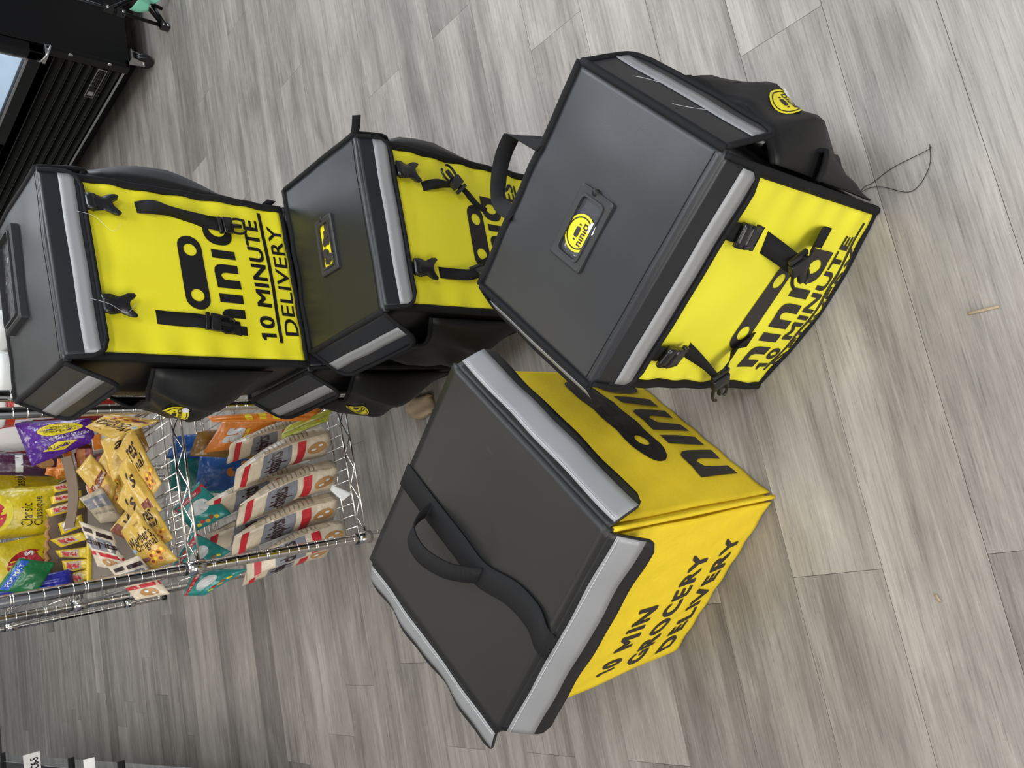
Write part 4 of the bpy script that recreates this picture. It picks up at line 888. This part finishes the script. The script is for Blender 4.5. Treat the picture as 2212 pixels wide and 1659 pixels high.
for d0, d1 in ((YA + .004, 3.84), (3.86, YB - .004)):
    m = MB(); fw_ = .055
    for y in (d0 + fw_ / 2, d1 - fw_ / 2): m.add(box((X0 - .012, y, (.425 + ZT) / 2), (.04, fw_, ZT - .425), None, .004))
    for z in (.425 + fw_ / 2, ZT - fw_ / 2): m.add(box((X0 - .012, (d0 + d1) / 2, z), (.04, d1 - d0, fw_), None, .004))
    dr = m.out('door', M['blackmetal'], F, smooth=False)
    m = MB()
    for y in (d0 + fw_ - .004, d1 - fw_ + .004): m.add(box((X0 - .034, y, (.425 + ZT) / 2), (.006, .008, ZT - .425 - 2 * fw_ + .01)))
    m.add(box((X0 - .034, (d0 + d1) / 2, .425 + fw_ - .004), (.006, d1 - d0 - 2 * fw_ + .01, .008)))
    m.out('door_trim', M['steel'], dr, smooth=False)
    build('glass_pane', *box((X0 - .012, (d0 + d1) / 2, (.425 + ZT) / 2), (.006, d1 - d0 - 2 * fw_ + .01, ZT - .425 - 2 * fw_ + .01)), M['door_glass'], dr, smooth=False)
m = MB(); m.add(box((2.90, (YA + YB) / 2, 1.22), (.02, YB - YA - .06, 1.5))).add(box((2.56, (YA + YB) / 2, .455), (.66, YB - YA - .06, .02))).add(box((2.56, YA + .035, 1.22), (.66, .01, 1.5)))
m.out('white_liner', M['white_liner'], F, smooth=False)
build('hinge', *tube(spline([(X0 - .03, YA + .055, .44), (X0 - .055, YA + .02, .437), (X0 - .05, YA - .02, .425), (X0 - .01, YA - .022, .41), (X0 + .02, YA + .01, .405)], 5), .0045, 8), M['steel'], F)
build('hinge_bracket', *box((X0 - .012, YA + .03, .418), (.05, .06, .012), None, .002), M['steel'], F, smooth=False)
l = area('freezer_lamp', (2.5, 3.4, 1.9), .5, 14, (.85, .93, 1.0))
for y in (3.02, YB - .05):
    for x in (2.262, 2.86):
        cs = build('castor', *lathe([(.036, -.012), (.040, -.008), (.040, .008), (.036, .012)], (x, y + .03, .040), 20, 'x'), M['plastic'], F)
        mm = MB()
        for s in (-1, 1): mm.add(sheet(lambda u, v: V((x + s * .017, y + .03 + (u - .5) * (.050 - .02 * v), .095 - v * .055)), 3, 4, .003))
        mm.add(box((x, y + .03, .097), (.045, .06, .006), None, .001)).add(lathe([(.006, -.024), (.006, .024)], (x, y + .03, .042), 10, 'x'))
        mm.out('castor_fork', M['steel'], cs, smooth=False)

# ------------------------------------------------------------------ folding frame with mint cloth
K = thing('folding_stand', 'black folding tube stand with mint green cloth at the right edge beside the freezer', 'stand', (2.35, 2.84, 0))
for a, b in (((2.300, 2.84, .012), (2.312, 2.84, .44)), ((2.302, 2.835, .016), (2.40, 2.86, .05)), ((2.302, 2.845, .020), (2.42, 2.80, .16)), ((2.305, 2.84, .236), (2.42, 2.845, .10)), ((2.40, 2.86, .012), (2.44, 2.80, .42))):
    build('tube', *tube([a, b], .0075, 8), M['blackmetal'], K)
for p in ((2.305, 2.84, .236), (2.304, 2.84, .19), (2.300, 2.84, .020)): build('joint', *box(p, (.024, .030, .034), None, .004), M['plastic'], K, smooth=False)
for p in ((2.298, 2.822, .244), (2.298, 2.822, .186), (2.294, 2.822, .030), (2.296, 2.822, .012)): build('rivet', *lathe([(.005, -.004), (.005, 0), (.002, .002)], p, 8, 'y'), M['steel'], K)
build('mint_cloth', *sheet(lambda u, v: V((2.30 + .14 * u + .02 * v, 2.80 + .014 * math.sin(u * 12 + v * 3), .17 - .10 * u - .075 * v + .012 * math.sin(u * 7) * v)), 16, 10, .002), M['mint'], K)

# ------------------------------------------------------------------ black bin rack, bottom left
B = thing('bin_rack', 'low black rack of divided bins with clear front lip at the left edge', 'rack', (-.82, 4.0, 0))
ZR = .40
build('rack_base', *box((-.84, 4.1, ZR - .13), (.50, 3.2, .012)), M['blackmetal'], B, smooth=False)
build('pedestal', *box((-.95, 4.1, (ZR - .136) / 2), (.18, 2.6, ZR - .136)), M['blackmetal'], B, smooth=False)
build('clear_lip', *box((-.556, 4.1, ZR - .05), (.003, 3.2, .085)), M['door_glass'], B, smooth=False)
build('lip_rail', *box((-.564, 4.1, ZR - .095), (.010, 3.2, .012)), M['steel'], B, smooth=False)
for y in (3.06, 3.70, 4.36, 5.02, 5.66):
    build('divider', *sheet(lambda u, v: V((-1.08 + u * .565, y + .04 - .05 * u, ZR - .022 + .022 * v + .004 * u)), 4, 2, .012), M['blackmetal'], B, smooth=False)
tg = build('price_tag', *sheet(lambda u, v: V((-.572 + .075 * u, 4.235 + .012 * v, ZR - .012 + .062 * v)), 2, 3, .001), M['paper'], B, smooth=False)
put('lettering', glyph('C6-5', bold=.03), lambda a, b, off=0: V((-.572 + .075 * a, 4.235 + .012 * b - off, ZR - .012 + .062 * b)), (.10, .12, .72, .62), M['print'], tg, off=.0012)
B.location.x -= .035; B.rotation_euler.z = .05
build('price_tag', *sheet(lambda u, v: V((-.580 + .07 * u, 3.40 + .03 * v, ZR - .015 + .03 * v)), 2, 2, .001), M['paper'], B, smooth=False)
cols = ['navy', 'purple', 'orange', 'blue', 'red', 'cream', 'lime', 'plum']; cn = ['dark blue', 'purple', 'orange', 'blue', 'red', 'cream', 'lime', 'plum']
k = 0
for i, y in enumerate((3.10, 3.30, 3.50, 3.74, 3.93, 4.09, 4.38, 4.58, 4.95)):
    c_ = cols[k % 8]; nm = ['nearest', 'second', 'third', 'fourth', 'fifth', 'sixth', 'seventh', 'eighth', 'ninth'][k]
    pack('snack_packet', '%s packet in the black bin rack, %s along the rack' % (cn[k % 8], nm), 'snack', [(a - .035 - .05 * (y - 4), b, c_2) for a, b, c_2 in ((-.61, y + .12, ZR - .055), (-.61, y, ZR - .05), (-.88, y - .02, ZR - .075), (-.88, y + .12, ZR - .07))], M[c_], th=.016, group='packets in the bin rack', seed=160 + k, nu=8, nv=8); k += 1

# ------------------------------------------------------------------ small things on the floor
def wedge(u, v): return V((.352 + (u - .5) * .05 + .01 * v, 1.60 + (v - .5) * .10, .020 + .004 * math.sin(u * 9 + v * 4)))
wd = build('wood_offcut', *sheet(wedge, 6, 6, .019), M['wood'])
setp(wd, 'pale wood offcut on the floor behind the golden bag', 'wood scrap')
for i, (x, y, lb) in enumerate(((-.22, .47, 'tiny dry leaf scrap on the floor at the lower right corner'), (.17, .30, 'short pale straw scrap on the floor right of the nearest backpack'))):
    a = .3 + 1.2 * i; L = (.012, .040)[i]
    m = build('floor_scrap', *sheet(lambda u, v: V((x + (u - .5) * L * math.cos(a) - (v - .5) * .004 * math.sin(a), y + (u - .5) * L * math.sin(a) + (v - .5) * .004 * math.cos(a), .0022 + .0015 * math.sin(PI * u))), 6, 2, .0008), M['wood'])
    setp(m, lb, 'scrap')
bpy.context.view_layer.update()
